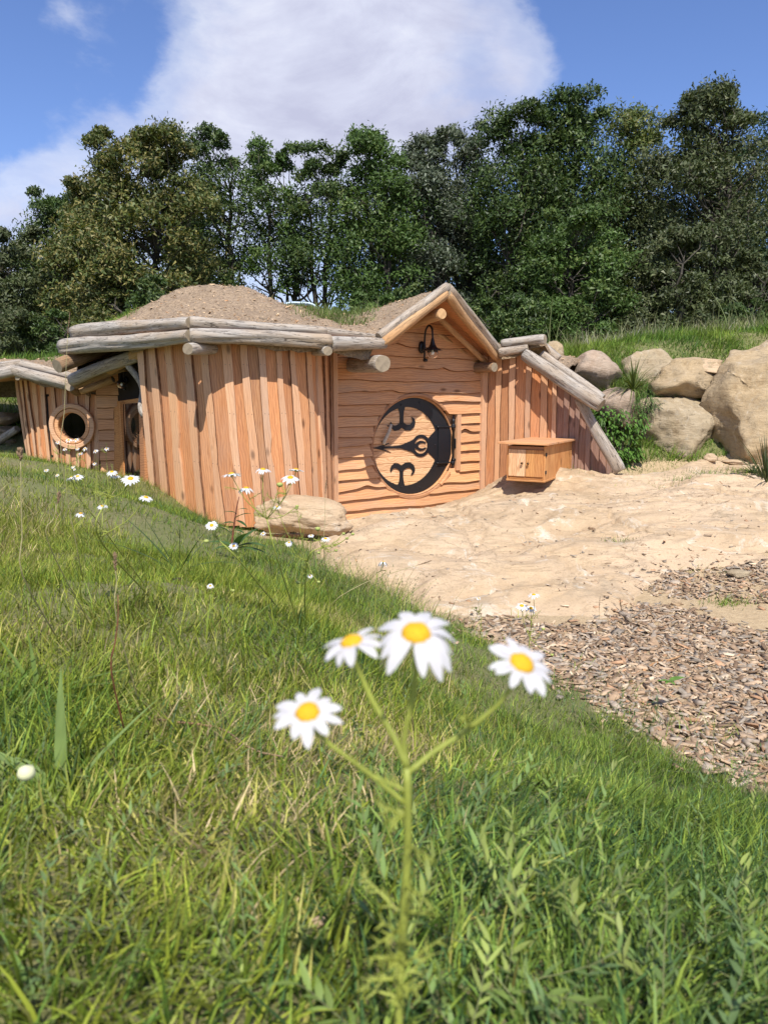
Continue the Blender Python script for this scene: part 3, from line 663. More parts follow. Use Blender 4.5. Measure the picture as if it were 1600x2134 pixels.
# ------------------------------------------------------------------ cabin: logs and boards
cab = thing('cabin', 'wooden earth-roofed cabin with round door, battened tower and log eaves', 'cabin', (0.2, 9.4, 0))
def log(name, p0, p1, r0, r1, mat=M_LOG, end=M_END, parent=cab, seed=0, bow=.02, n=18, m_=16, flat=1.0, lump=.1, up=(0, 0, 1), groove=.0):
    p0, p1 = Vector(p0), Vector(p1); Ln = (p1 - p0).length; M = frame(p0, p1 - p0, up)
    rr = np.random.default_rng(seed); ph = rr.uniform(0, 6.28, 4)
    t = np.linspace(0, 1, m_ + 1); th = np.linspace(0, 2 * np.pi, n, endpoint=False)
    T, TH = np.meshgrid(t, th, indexing='ij')
    R = r0 + (r1 - r0) * T
    q = np.c_[(T * Ln * 1.6).ravel(), (np.cos(TH) * .9).ravel() + seed, (np.sin(TH) * .9).ravel()]
    R = R * (1 + lump * fbm(q, 3, seed).reshape(R.shape) + lump * .35 * fbm(q * np.array([1.5, 4, 4]), 2, seed + 3).reshape(R.shape))
    if groove: R = R * (1 - groove * np.exp(-((TH - 3.6 - .3 * np.sin(T * 5 + ph[0])) / .16) ** 2))
    by = bow * np.sin(T * np.pi * 1.0 + ph[0] * .2) * Ln * .5 + bow * .4 * np.sin(T * 7 + ph[1]); bz = bow * .5 * np.sin(T * 5 + ph[2]) * Ln * .5
    by -= by[:1, :1] * (1 - T) + by[-1:, :1] * T; bz -= bz[:1, :1] * (1 - T) + bz[-1:, :1] * T
    tap = 1 - .10 * np.exp(-T * Ln / .02) - .10 * np.exp(-(1 - T) * Ln / .02)
    V = np.stack([T * Ln, R * np.cos(TH) * tap + by, R * np.sin(TH) * flat * tap + bz], -1).reshape(-1, 3)
    F = []; MI = []
    for i in range(m_):
        for k in range(n): F.append((i * n + k, i * n + (k + 1) % n, (i + 1) * n + (k + 1) % n, (i + 1) * n + k)); MI.append(0)
    F.append(tuple(range(n))[::-1]); F.append(tuple(range(m_ * n, m_ * n + n))); MI += [1, 1]
    F = [f[::-1] for f in F]
    me = mesh(name, V, F, [mat, end], MI); me.polygons.foreach_set('use_smooth', [True] * (m_ * n) + [False] * 2)
    return add(name, me, parent, M)
def board(name, parent, M, L0, ylo, yhi, th, mat, x0=None, x1=None, n=8, th_lo=None, close=True, bev=.6, edge_mat=None, both=False, er=.06):
    """board along local X, width along Y, outward Z. ylo/yhi: callables of x; x0/x1: callables of y (cut ends)"""
    rows = (0, er, .5, 1 - er, 1); a = np.linspace(0, 1, n + 1); V = []
    x0 = x0 or (lambda y: 0.0); x1 = x1 or (lambda y: L0)
    th_lo = th if th_lo is None else th_lo
    for j, rj in enumerate(rows):
        for ai in a:
            y = None; xx = ai * L0
            for _ in range(3):
                lo, hi = ylo(xx), yhi(xx); y = lo + (hi - lo) * rj
                xa, xb = x0(y), x1(y); xx = xa + (xb - xa) * ai
            z = th_lo + (th - th_lo) * rj
            V.append((xx, y, z * (bev if j in (0, 4) else 1)))
    nn = n + 1; F = []
    for j in range(4):
        for i in range(n): F.append((j * nn + i, j * nn + i + 1, (j + 1) * nn + i + 1, (j + 1) * nn + i))
    # rim down to the back
    nfront = len(F)
    rim = [i for i in range(nn)] + [j * nn + n for j in range(1, 5)] + [4 * nn + i for i in range(n - 1, -1, -1)] + [j * nn for j in range(3, 0, -1)]
    b0 = len(V); V += [(V[i][0], V[i][1], 0.0) for i in rim]; k = len(rim)
    for i in range(k): F.append((rim[i], b0 + i, b0 + (i + 1) % k, rim[(i + 1) % k]))
    if edge_mat is None: return add(name, mesh(name, np.array(V), F, [mat]), parent, M)
    lo_ = set(range(n)); hi_ = set(range(3 * n, 4 * n)); mi = [1 if (i in lo_ or (both and i in hi_) or (i >= nfront and (i - nfront < n or both))) else 0 for i in range(len(F))]
    return add(name, mesh(name, np.array(V), F, [mat, edge_mat], mi), parent, M)
def edgefn(seed, amp, freq=1.5, base=0.0, sharp=0.0):
    r = random.Random(seed); ph = [r.uniform(0, 6.3) for _ in range(4)]; am = [r.uniform(.5, 1) for _ in range(4)]
    kx, kw, ka = r.uniform(0, 2.4), r.uniform(.05, .1), (r.uniform(.8, 2.2) if r.random() < .55 else 0) * sharp
    def f(x):
        return base + amp * (am[0] * math.sin(x * freq + ph[0]) + .5 * am[1] * math.sin(x * freq * 2.3 + ph[1]) + .3 * am[2] * math.sin(x * freq * 5.1 + ph[2]) + ka * math.exp(-((x - kx) / kw) ** 2))
    return f

# --- round-door wall: frame origin at its left foot, X along the wall, Y up, Z out
psi = math.radians(33)
tW = Vector((math.cos(psi), math.sin(psi), 0)); nW = Vector((math.sin(psi), -math.cos(psi), 0)); O_W = P(700, 1040, 9.0); O_W.z = 0
MW = Matrix(((tW.x, 0, nW.x, O_W.x), (tW.y, 0, nW.y, O_W.y), (0, 1, 0, 0), (0, 0, 0, 1)))
def onwall(px, py, Mw=None, off=0.0):
    Mw = Mw or MW; n_ = Mw.to_3x3().col[2]; o = Mw.translation + n_ * off; d = ray(px, py); c = Vector((0, 0, CAMZ))
    k = (o - c).dot(n_) / d.dot(n_); p = c + d * k; q = Mw.inverted() @ p; return q
WL = 2.19
dc = onwall(862, 930); DX, DZ, DR = dc.x, dc.y, .60
print('door centre', dc, 'apex', onwall(892, 675), 'lf', onwall(705, 740), 'rf', onwall(995, 750))
ap = onwall(895, 668); lf = onwall(702, 735); rf = onwall(1003, 752)
RING = .645
nl, nr_ = DX + DR * .86, DX + DR * 1.17; nz0, nz1 = DZ - DR * .56, DZ + DR * .68        # hinge notch
rows = [-.16, -.02, .115, .25, .37, .50, .63, .76, .885, 1.0, 1.125, 1.25, 1.39, 1.52, 1.66, 1.80, 1.94, 2.07, 2.22, 2.36, 2.5]
def gable_x(y):
    """clip of the wall under the roof: x range at height y"""
    a, b_ = 0.0, WL
    if y > lf.y: a = lf.x + (ap.x - lf.x) * (y - lf.y) / (ap.y + .1 - lf.y)
    if y > rf.y: b_ = rf.x + (ap.x - rf.x) * (y - rf.y) / (ap.y + .1 - rf.y)
    return a, b_
for i in range(len(rows) - 1):
    ya, yb = rows[i], rows[i + 1] + .035
    flo = edgefn(100 + i, .015, 2.6, ya, 1.5); fhi = edgefn(101 + i, 0, 1, yb + .012)
    gx0 = lambda y: gable_x(y)[0]; gx1 = lambda y: gable_x(y)[1]
    if gx1(ya) - gx0(ya) < .1: break
    def board_w(x0, x1, L0):
        board('wall_board', cab, MW, L0, flo, fhi, .014, W_CLAP, x0, x1, n=20, th_lo=.062, edge_mat=M_EDGE, er=.05, bev=.45)
    circ = (ya - DZ < RING - .01) and (yb - DZ > -RING + .01)
    if circ:
        def cx(y): return math.sqrt(max(RING ** 2 - (y - DZ) ** 2, 0))
        if ya > DZ - RING + .03 and yb < DZ + RING - .03 or True:
            board_w(gx0, (lambda y: DX - cx(y)), WL / 2)
            mid = (ya + yb) / 2
            if nz0 - .02 < mid < nz1 + .02: board_w((lambda y: nr_ + .0), gx1, WL)
            else: board_w((lambda y: DX + cx(y)), gx1, WL)
    else: board_w(gx0, gx1, WL)
# backing behind the boards, corner posts
def panel(name, parent, M, x0, x1, y0, y1, z0, z1, mat):
    v, f, _ = boxg(((x0 + x1) / 2, (y0 + y1) / 2, (z0 + z1) / 2), (x1 - x0, y1 - y0, z1 - z0)); return add(name, mesh(name, v, f, [mat]), parent, M)
panel('backing_panel', cab, MW, 0, WL, -.3, lf.y, -.32, -.26, M_DARK)
board('corner_post', cab, MW @ Matrix.Translation((0, 0, -.02)) @ Matrix.Rotation(math.pi / 2, 4, 'Z'), 2.1, edgefn(3, .003), edgefn(4, .003, base=.11), .10, W_PALE, n=6)
board('corner_post', cab, MW @ Matrix.Translation((.0, 0, .045)) @ Matrix.Rotation(math.pi / 2, 4, 'Z'), 2.1, edgefn(3, .002, base=.03), edgefn(4, .004, base=.085), .07, W_PALE, n=6)
board('corner_post', cab, MW @ Matrix.Translation((WL, -.1, -.02)) @ Matrix.Rotation(math.pi / 2, 4, 'Z'), 2.1, edgefn(6, .008, base=-.06), edgefn(5, .010, base=.045), .10, W_PALE, n=8)
# notch beside the hinge
panel('hinge_post', cab, MW, nl - .02, nr_, nz0, nz1, -.06, -.03, W_CLAP)
board('hinge_post', cab, MW @ Matrix.Translation((0, 0, -.03)) @ Matrix.Translation((nr_ + .01, nz0, 0)) @ Matrix.Rotation(math.pi / 2, 4, 'Z'), nz1 - nz0, lambda x: 0, lambda x: .07, .085, W_PALE, n=3)

# --- round door
MD = MW @ Matrix.Translation((DX, DZ, 0))
def annulus(name, parent, M, r0, r1, z0, z1, mat, n=64, a0=0, a1=2 * math.pi, bev=.008, wob=0):
    V = []; F = []; full = abs(a1 - a0 - 2 * math.pi) < 1e-6; cnt = n if full else n + 1
    for i in range(cnt):
        a = a0 + (a1 - a0) * i / n; c, s = math.cos(a), math.sin(a); k = 1 + wob * math.sin(3 * a + 1) + wob * .5 * math.sin(7 * a)
        for (r, z) in ((r0, z0), (r0, z1 - bev), (r0 + bev, z1), (r1 * k - bev, z1), (r1 * k, z1 - bev), (r1 * k, z0)): V.append((r * c, r * s, z))
    for i in range(n):
        for j in range(6):
            p, q = i * 6, ((i + 1) % cnt) * 6; F.append((p + j, q + j, q + (j + 1) % 6, p + (j + 1) % 6))
    if not full: F += [tuple(range(6))[::-1], tuple(range(n * 6, n * 6 + 6))]
    F = [f[::-1] for f in F]
    return add(name, mesh(name, np.array(V), F, [mat]), parent, M)
for k in range(4):
    a0 = math.radians((38, 128, 218, 308)[k]); a1 = a0 + math.radians(89.6)
    if k == 3: a1 = math.radians(360 - 33)
    if k == 0: a0 = math.radians(44)
    annulus('door_ring', cab, MD, .620, .662, -.14, .045 + .012 * (k == 3), W_DARKER if k != 3 else W_CLAP, 18, a0, a1, wob=.004)
annulus('door_rebate', cab, MD, .606, .6195, -.14, .012, W_CLAP, 64)
door = add('door', None, cab, MD)
npl = 15
for k in range(npl):
    y0, y1 = -.615 + 1.23 * k / npl + .0015, -.615 + 1.23 * (k + 1) / npl - .0015
    cxx = lambda y: math.sqrt(max(.612 ** 2 - y * y, .0004))
    board('plank', door, MD @ Matrix.Translation((0, 0, -.062)), .6, (lambda x, y0=y0: y0), (lambda x, y1=y1: y1), .03, W_DOOR, (lambda y: -cxx(y)), cxx, n=6, bev=.85)
# iron fitting: union of strokes, cut out of plate
def sdf_iron(U, V_):
    d = np.full(U.shape, 9.0)
    disc = np.hypot(U, V_) - 1; inner = .815 - np.hypot(U + .165, V_)
    d = np.minimum(d, np.maximum(disc, inner))
    def stroke(pts, k=0):
        nonlocal d
        for (ax, ay, ar), (bx, by, br) in zip(pts[:-1], pts[1:]):
            dx, dy = bx - ax, by - ay; t = np.clip(((U - ax) * dx + (V_ - ay) * dy) / (dx * dx + dy * dy), 0, 1)
            d = np.minimum(d, np.hypot(U - ax - t * dx, V_ - ay - t * dy) - (ar + (br - ar) * t))
    d0 = d.copy(); d = np.full(U.shape, 9.0)
    for s in (1, -1): stroke([(.07, .0, .04), (.12, .045 * s, .028), (.19, .078 * s, .028), (.27, .078 * s, .022), (.325, .055 * s, .014), (.34, .04 * s, .008)])
    fork0 = d; d = d0
    for s in (1, -1):
        stroke([(-.285, .80 * s, .085), (-.28, .72 * s, .055), (-.28, .62 * s, .042), (-.28, .52 * s, .045), (-.28, .46 * s, .06)])
        stroke([(-.28, .455 * s, .055), (-.37, .40 * s, .055), (-.44, .385 * s, .052), (-.50, .41 * s, .038), (-.535, .455 * s, .024), (-.55, .52 * s, .006)])
        stroke([(-.28, .455 * s, .055), (-.17, .395 * s, .058), (-.08, .39 * s, .056), (-.005, .43 * s, .048), (.03, .50 * s, .036), (.015, .56 * s, .024), (-.035, .605 * s, .006)])
        stroke([(-.90, 0, .015), (-.70, .052 * s, .012), (-.53, .105 * s, .004)])
        stroke([(.42, .10 * s, .05), (.52, .16 * s, .07), (.64, .25 * s, .08)])
        stroke([(.80, .50 * s, .06), (.88, .44 * s, .05), (.97, .40 * s, .012)])
    stroke([(-1.0, 0, .004), (-.78, 0, .033), (-.70, 0, .022), (-.45, 0, .024), (-.30, 0, .036), (-.17, 0, .07), (-.08, 0, .10), (0.03, 0, .145)])
    d = np.minimum(d, np.hypot(U - .2125, V_) - .235)
    stroke([(.42, 0, .07), (.60, 0, .14)])
    d = np.maximum(d, .168 - np.hypot(U - .2125, V_)); d = np.minimum(d, fork0)
    stroke([(.0, 0, .03), (.10, 0, .04)])
    plate = np.maximum(np.abs(U - .80) - .215, np.abs(V_) - .38); d = np.minimum(d, plate)
    d = np.maximum(d, -np.maximum(0, 0) + np.where((U > .985) & (np.abs(V_) > .4), .05, -1))
    return d
def cutplate(sdf, x0, x1, y0, y1, step, S, th):
    xs_ = np.arange(x0, x1 + step, step); ys_ = np.arange(y0, y1 + step, step); U, W_ = np.meshgrid(xs_, ys_); D = sdf(U, W_)
    V = []; F = []; idx = {}
    def vid(key, x, y):
        if key not in idx: idx[key] = len(V); V.append((x * S, y * S, th))
        return idx[key]
    ny_, nx_ = D.shape; rim = []
    for j in range(ny_ - 1):
        for i in range(nx_ - 1):
            c = [(i, j), (i + 1, j), (i + 1, j + 1), (i, j + 1)]; dv = [D[b_, a] for a, b_ in c]; ins_ = [v < 0 for v in dv]
            if not any(ins_): continue
            poly = []; flags = []
            for k in range(4):
                a, b_ = c[k]; a2, b2 = c[(k + 1) % 4]
                if ins_[k]: poly.append(vid(('v', a, b_), xs_[a], ys_[b_])); flags.append(0)
                if ins_[k] != ins_[(k + 1) % 4]:
                    t = dv[k] / (dv[k] - dv[(k + 1) % 4]); x = xs_[a] + (xs_[a2] - xs_[a]) * t; y = ys_[b_] + (ys_[b2] - ys_[b_]) * t
                    key = ('e',) + tuple(sorted(((a, b_), (a2, b2)))); poly.append(vid(key, x, y)); flags.append(1)
            F.append(tuple(poly))
            for k in range(len(poly)):
                if flags[k] and flags[(k + 1) % len(poly)]: rim.append((poly[k], poly[(k + 1) % len(poly)]))
    back = {}
    def bid(i):
        if i not in back: back[i] = len(V); V.append((V[i][0], V[i][1], 0)); 
        return back[i]
    for a, b_ in rim: F.append((a, bid(a), bid(b_), b_))
    return np.array(V), F
V, F = cutplate(sdf_iron, -1.02, 1.04, -1.02, 1.02, .0165, DR, .009)
iron = add('iron_strap', mesh('iron_strap', V, F, [M_IRON]), door, MD @ Matrix.Translation((0, 0, -.030)))
hn = []
# studs
for (u, v_) in ((-.28, .48), (-.30, .86), (.16, .90), (-.74, .60), (-.30, .01), (-.74, 0), (.13, 0), (.59, .43), (.58, 0), (.73, .19), (.73, -.19), (.62, -.44), (-.28, -.5), (-.28, -.84), (.18, -.88)):
    hn.append(xf(latheg([(.011, 0), (.010, .005), (.006, .009), (0.0001, .010)], 8), Matrix.Translation((u * DR, v_ * DR, -.021))))
V, F, MI = bake(hn); add('stud', mesh('stud', V, F, [M_IRON]), door, MD, kind='stuff')
hx = DR * 1.0
hl = []
hl.append(bevbox((.82 * DR, 0, -.012), (.34 * DR, .74 * DR, .016), .003)); V, F, MI = bake(hl); add('hinge_plate', mesh('hinge_plate', V, F, [M_IRON]), door, MD)
for s in (1, -1):
    V, F, MI = bake([bevbox((.81 * DR, s * .385 * DR, -.006), (.40 * DR, .020, .034), .004), xf(latheg([(.03, -.018), (.034, 0), (.03, .018)], 14), Matrix.Translation((hx + .01, s * .385 * DR, .012)) @ Matrix.Rotation(math.pi / 2, 4, 'X'))])
    add('hinge_band', mesh('hinge_band', V, F, [M_IRON]), door, MD)
prof = [(.0001, -.50), (.008, -.49), (.015, -.47), (.008, -.455), (.02, -.44), (.021, -.42), (.012, -.41), (.017, -.40), (.017, .40), (.024, .405), (.026, .43), (.013, .445), (.02, .46), (.026, .50), (.022, .53), (.010, .555), (.014, .575), (.009, .60), (.007, .66), (.0001, .70)]
V, F, MI = bake([xf(latheg([(r_, z * DR) for r_, z in prof], 14), Matrix.Translation((hx + .012, 0, .012)) @ Matrix.Rotation(-math.pi / 2, 4, 'X'))])
add('hinge_pin', mesh('hinge_pin', V, F, [M_IRON], smooth=True), door, MD)
V, F, MI = bake([bevbox((hx + .045, .02 * DR, .02), (.025, .13, .03), .006), bevbox((hx + .03, -.33 * DR, .02), (.06, .03, .03), .006)])
add('hinge_bracket', mesh('hinge_bracket', V, F, [M_IRON]), door, MD)
# branch handle
def duv(X, Y_): return Vector(((X - 817) / 414 * DR, (782 - Y_) / 518 * DR, 0))
h0, h1 = MD @ (duv(575, 535) + Vector((0, 0, .02))), MD @ (duv(495, 745) + Vector((0, 0, .02)))
hd = log('handle', h0, h1, .019, .024, simple('peeled_branch', (.62, .52, .38), .7, 0, 40, .3), M_ENDP, door, 5, bow=.012, n=10, m_=8)
for f in (.1, .88):
    p = h0.lerp(h1, f); V, F, MI = bake([tubeg([p + nW * .012, p - nW * .07], .009, 8)]); add('handle_bolt', mesh('handle_bolt', V, F, [M_IRON]), door)
def proj(p):
    d = Vector(p) - Vector((0, 0, CAMZ)); f = d.y * cp - d.z * sp; u = d.y * sp + d.z * cp
    return 800 + FPX * d.x / f, 1067 - FPX * u / f
def lerp_tab(tab, x):
    xs_ = [r[0] for r in tab]
    if x <= xs_[0]: i = 0
    elif x >= xs_[-1]: i = len(tab) - 2
    else: i = max(k for k in range(len(tab) - 1) if xs_[k] <= x)
    t = (x - xs_[i]) / (xs_[i + 1] - xs_[i]); return [a + (b_ - a) * t for a, b_ in zip(tab[i], tab[i + 1])]
NAILS = []
def vwall(tab, proud, prefix, seed, mats, hole=None, wide=1.0, live=.012):
    """vertical board and batten wall. tab rows: (px_top, py_top, px_bot, py_bot, Y)"""
    def ends(px):
        a, ty, bx, by, Y = lerp_tab(tab, px); return P(a, ty, Y), P(bx, by, Y)
    def put(name, pc, pw, off, th, mat, amp, sd_):
        T, B = ends(pc); Tl, Bl = ends(pc - pw / 2); Tr, Br = ends(pc + pw / 2)
        up = T - B; across = (Tr - Tl); nrm = across.cross(Vector((0, 0, 1))); nrm = nrm if nrm.y < 0 else -nrm; nrm.normalize()
        wt, wb = (Tr - Tl).length, (Br - Bl).length; Lh = up.length
        M = frame(B + nrm * off, up, nrm)
        e1, e2 = edgefn(sd_, amp, 2.2, 0, 1.3), edgefn(sd_ + 1, amp, 2.2, 0, 1.3)
        segs = [(0, Lh)]
        if amp:
            for fz in (.34, .62, .88):
                for sgn in (-1, 1):
                    NAILS.append(xf(latheg([(.0042, 0), (.0032, .0015), (.0001, .002)], 6), M @ Matrix.Translation((Lh * fz + sgn * .004, sgn * wt * .27, th))))
        if hole:
            c, rad = hole; dl, dr_ = (Bl.lerp(Tl, .5) - c).dot(across.normalized()), (Br.lerp(Tr, .5) - c).dot(across.normalized())
            dmin = 0 if dl * dr_ < 0 else min(abs(dl), abs(dr_))
            if dmin < rad:
                hc = (c - B).dot(up.normalized()); hh = math.sqrt(rad * rad - dmin * dmin); segs = [(0, hc - hh), (hc + hh, Lh)]
        for s0, s1 in segs:
            Ms = M @ Matrix.Translation((s0, 0, 0))
            board(name, cab, Ms, s1 - s0, (lambda x, s0=s0: -(wb + (wt - wb) * (x + s0) / Lh) / 2 + e1(x + s0)), (lambda x, s0=s0: (wb + (wt - wb) * (x + s0) / Lh) / 2 + e2(x + s0)), th, mat, n=12 if amp else 5, edge_mat=M_EDGE if (amp and sd_ % 3 != 1) or not amp else None, both=True, er=.035 if amp else .06)
    k = 0
    for (pc, pw) in proud:
        put('batten', pc, pw, .022, .028, mats[1] if callable(mats[1]) is False else mats[1](k), live, seed + 7 * k); k += 1
    for a, b_ in zip(proud[:-1], proud[1:]):
        pc = (a[0] + b_[0]) / 2; pw = (b_[0] - a[0]) - .4
        put('board', pc, pw, 0, .02 + .004 * (k % 2), mats[0] if callable(mats[0]) is False else mats[0](k), 0, seed + 7 * k); k += 1
TT = [(293, 712, 324, 1085, 8.52), (350, 712, 382, 1085, 8.25), (400, 712, 433, 1085, 8.08), (450, 712, 485, 1095, 8.0), (520, 712, 556, 1100, 8.02), (580, 712, 612, 1095, 8.12),
      (620, 714, 646, 1090, 8.25), (650, 716, 668, 1085, 8.45), (672, 718, 682, 1080, 8.70), (688, 720, 693, 1075, 9.02), (695, 722, 699, 1070, 9.3)]
PR = [(299, 13), (323, 15), (355, 15), (394, 16), (430, 16), (471, 16), (508, 15), (541, 15), (576, 14), (604, 13), (634, 12), (656, 9), (670, 6), (682, 4.5), (691, 3)]
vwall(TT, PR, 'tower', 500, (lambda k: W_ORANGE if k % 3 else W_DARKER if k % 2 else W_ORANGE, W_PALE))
LT = [(37, 788, 70, 1010, 10.42), (60, 790, 88, 1020, 10.33), (90, 795, 110, 1030, 10.23), (120, 800, 133, 1040, 10.18), (160, 812, 168, 1060, 10.15), (205, 825, 208, 1070, 10.15), (240, 830, 240, 1075, 10.15)]
winc = P(153, 888, 10.12)
LP = [(39, 4.5), (48, 5.5), (60, 7), (75, 8), (93, 9), (113, 9), (138, 9), (161, 8), (184, 9), (203, 8)]
vwall(LT, LP, 'wing', 700, (lambda k: W_ORANGE, W_PALE), hole=(winc, .235))
# round window
MN = Matrix(((1, 0, 0, winc.x), (0, 0, -1, winc.y - .03), (0, 1, 0, winc.z), (0, 0, 0, 1)))
window = add('round_window', None, cab, MN)
annulus('window_ring', window, MN, .236, .298, -.05, .04, W_PALE, 40, wob=.01)
annulus('window_frame', window, MN, .178, .230, -.12, .028, W_CLAP, 40)
v, f, _ = latheg([(.0001, 0), (.185, 0)], 32); add('pane', mesh('pane', v, f, [M_CLEAR]), window, MN @ Matrix.Translation((0, 0, -.04)))
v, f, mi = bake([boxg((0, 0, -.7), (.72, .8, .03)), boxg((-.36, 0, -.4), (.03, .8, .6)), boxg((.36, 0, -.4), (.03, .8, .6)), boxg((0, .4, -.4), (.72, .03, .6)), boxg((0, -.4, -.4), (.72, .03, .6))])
add('room_dark_box', mesh('room_dark_box', v, f, [M_DARK]), cab, MN)  # box coloured dark in place of an unlit room
# short live-edge boards beside the glazed door
c0 = P(203, 830, 10.1)
ME = Matrix(((1, 0, 0, c0.x), (0, 0, -1, c0.y), (0, 1, 0, 0), (0, 0, 0, 1)))
zz = [P(207, y, 10.1).z for y in (1040, 1012, 985, 960, 940, 918, 897, 873, 850, 825, 800, 770)]
for i in range(len(zz) - 1):
    ww = .30 if i < 8 else .62
    x1f = (lambda y: .235 + .025 * math.sin(y * 9)) if i < 8 else (lambda y: .62)
    board('wall_board', cab, ME, ww, edgefn(900 + i, .008, 6, zz[i], .6), (lambda x, i=i: zz[i + 1] + .03), .014, W_CLAP, lambda y: 0.0, x1f, n=6, th_lo=.05, edge_mat=M_EDGE)
def quad(name, pts, th, mat, parent=cab, out=None):
    """board from four corners (p00 bottom-left, p10, p11, p01), thickened backwards"""
    a, b_, c, d = [Vector(p) for p in pts]; x = (b_ - a); n_ = x.cross(d - a).normalized()
    if out is not None and n_.dot(Vector(out)) < 0: n_ = -n_
    M = frame(a, x, n_); Mi = M.inverted(); q = [Mi @ p for p in (a, b_, c, d)]
    V = [tuple(p) for p in q] + [(p.x, p.y, p.z - th) for p in q]
    F = [(0, 1, 2, 3), (7, 6, 5, 4), (0, 4, 5, 1), (1, 5, 6, 2), (2, 6, 7, 3), (3, 7, 4, 0)]
    return add(name, mesh(name, V, F, [mat]), parent, M)
# glazed door with frame, seen at a slant
ent = add('glazed_door', None, cab, Matrix.Translation(P(260, 1000, 9.7)))
e0, e1 = P(246, 1015, 10.02), P(300, 1015, 8.95)
quad('door_frame', [P(238, 1040, 10.06), P(251, 1045, 9.86), P(246, 845, 9.86), P(238, 850, 10.06)], .05, W_CAB, ent, (-.6, -1, 0))
quad('door_frame', [P(250, 1045, 9.90), P(262, 1045, 9.66), P(250, 838, 9.66), P(246, 838, 9.90)], .05, W_CAB, ent, (-.8, -1, 0))
quad('door_frame', [P(244, 850, 10.0), P(300, 838, 8.95), P(300, 828, 8.95), P(244, 836, 10.0)], .06, W_CAB, ent, (-1, -.6, 0))
quad('door_stile', [P(260, 1045, 9.72), P(268, 1045, 9.56), P(260, 842, 9.56), P(254, 842, 9.72)], .04, W_ORANGE, ent, (-1, -.6, 0))
quad('pane', [P(262, 1030, 9.64), P(301, 1030, 8.9), P(301, 838, 8.9), P(256, 842, 9.64)], .01, M_PANEG, ent, (-1, -.5, 0))
quad('door_stile', [P(293, 1040, 9.05), P(303, 1040, 8.85), P(297, 838, 8.85), P(289, 838, 9.05)], .04, W_ORANGE, ent, (-1, -.6, 0))
quad('sill', [P(262, 1022, 9.6), P(322, 1022, 8.6), P(316, 1012, 8.8), P(264, 1008, 9.9)], .06, W_PALE, ent, (0, -.2, 1))
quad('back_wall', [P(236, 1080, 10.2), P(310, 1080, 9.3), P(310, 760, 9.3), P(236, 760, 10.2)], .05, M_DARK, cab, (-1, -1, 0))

V, F, MI = bake(NAILS); add('nail', mesh('nail', V, F, [simple('nail_head', (.09, .07, .06), .5, .4)]), cab, kind='stuff')
# --- right wing wall
ps2 = math.radians(-28); c1 = P(1001, 900, 10.22); tR = Vector((math.cos(ps2), math.sin(ps2), 0)); nR = Vector((math.sin(ps2), -math.cos(ps2), 0))
MR = Matrix(((tR.x, 0, nR.x, c1.x), (tR.y, 0, nR.y, c1.y), (0, 1, 0, 0), (0, 0, 0, 1)))
def topline(px): return 738 if px < 1092 else 738 + (px - 1092) * (838 - 738) / (1207 - 1092) if px < 1207 else 838 + (px - 1207) * (1000 - 838) / (1298 - 1207)
def rb(name, a, b_, off, th, mat, amp, sd_):
    q0, q1 = onwall(a, 1000, MR), onwall(b_, 1000, MR); ta, tb = onwall(a, topline(a), MR).y, onwall(b_, topline(b_), MR).y
    zb = .0; xa, xb = q0.x, q1.x; wdt = xb - xa
    M = MR @ Matrix.Translation((xb, zb, off)) @ Matrix.Rotation(math.pi / 2, 4, 'Z')
    e1, e2 = edgefn(sd_, amp, 3.2, 0, .7), edgefn(sd_ + 1, amp, 3.2, 0, .7)
    board(name, cab, M, max(ta, tb), e1, lambda x: wdt + e2(x), th, mat, None, lambda y: (tb + (ta - tb) * min(max(y / wdt, 0), 1)) - zb, n=8, edge_mat=M_EDGE, both=True, er=.04)
rp = [(1005, 1014), (1031, 1042), (1058, 1070), (1092, 1103), (1122, 1137), (1147, 1156), (1171, 1183), (1196, 1204), (1219, 1229), (1248, 1262), (1276, 1288)]
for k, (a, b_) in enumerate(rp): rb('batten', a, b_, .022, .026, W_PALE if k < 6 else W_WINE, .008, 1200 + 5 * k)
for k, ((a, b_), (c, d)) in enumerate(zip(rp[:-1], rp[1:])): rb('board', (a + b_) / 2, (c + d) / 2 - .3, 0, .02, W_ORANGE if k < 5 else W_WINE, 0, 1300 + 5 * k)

# --- logs of the right wing
log('eave_log', P(1046, 716, 9.95), P(1136, 707, 9.62), .052, .06, seed=21, groove=.15, n=22, bow=.03)
log('eave_log', P(1040, 735, 9.85), P(1100, 724, 9.72), .055, .045, seed=22, groove=.15)
log('eave_log', P(1120, 712, 10.0), P(1164, 748, 9.9), .06, .055, seed=23)
log('wing_rafter', P(1128, 738, 9.75), P(1256, 830, 9.28), .055, .05, seed=24, groove=.1)
log('wing_rafter', P(1092, 738, 9.72), P(1252, 845, 9.14), .078, .09, seed=25, groove=.22, n=22, lump=.05)
log('end_log', P(1204, 830, 9.42), P(1292, 982, 9.12), .055, .082, seed=26, groove=.12, flat=.6, up=tuple(nR), lump=.06)

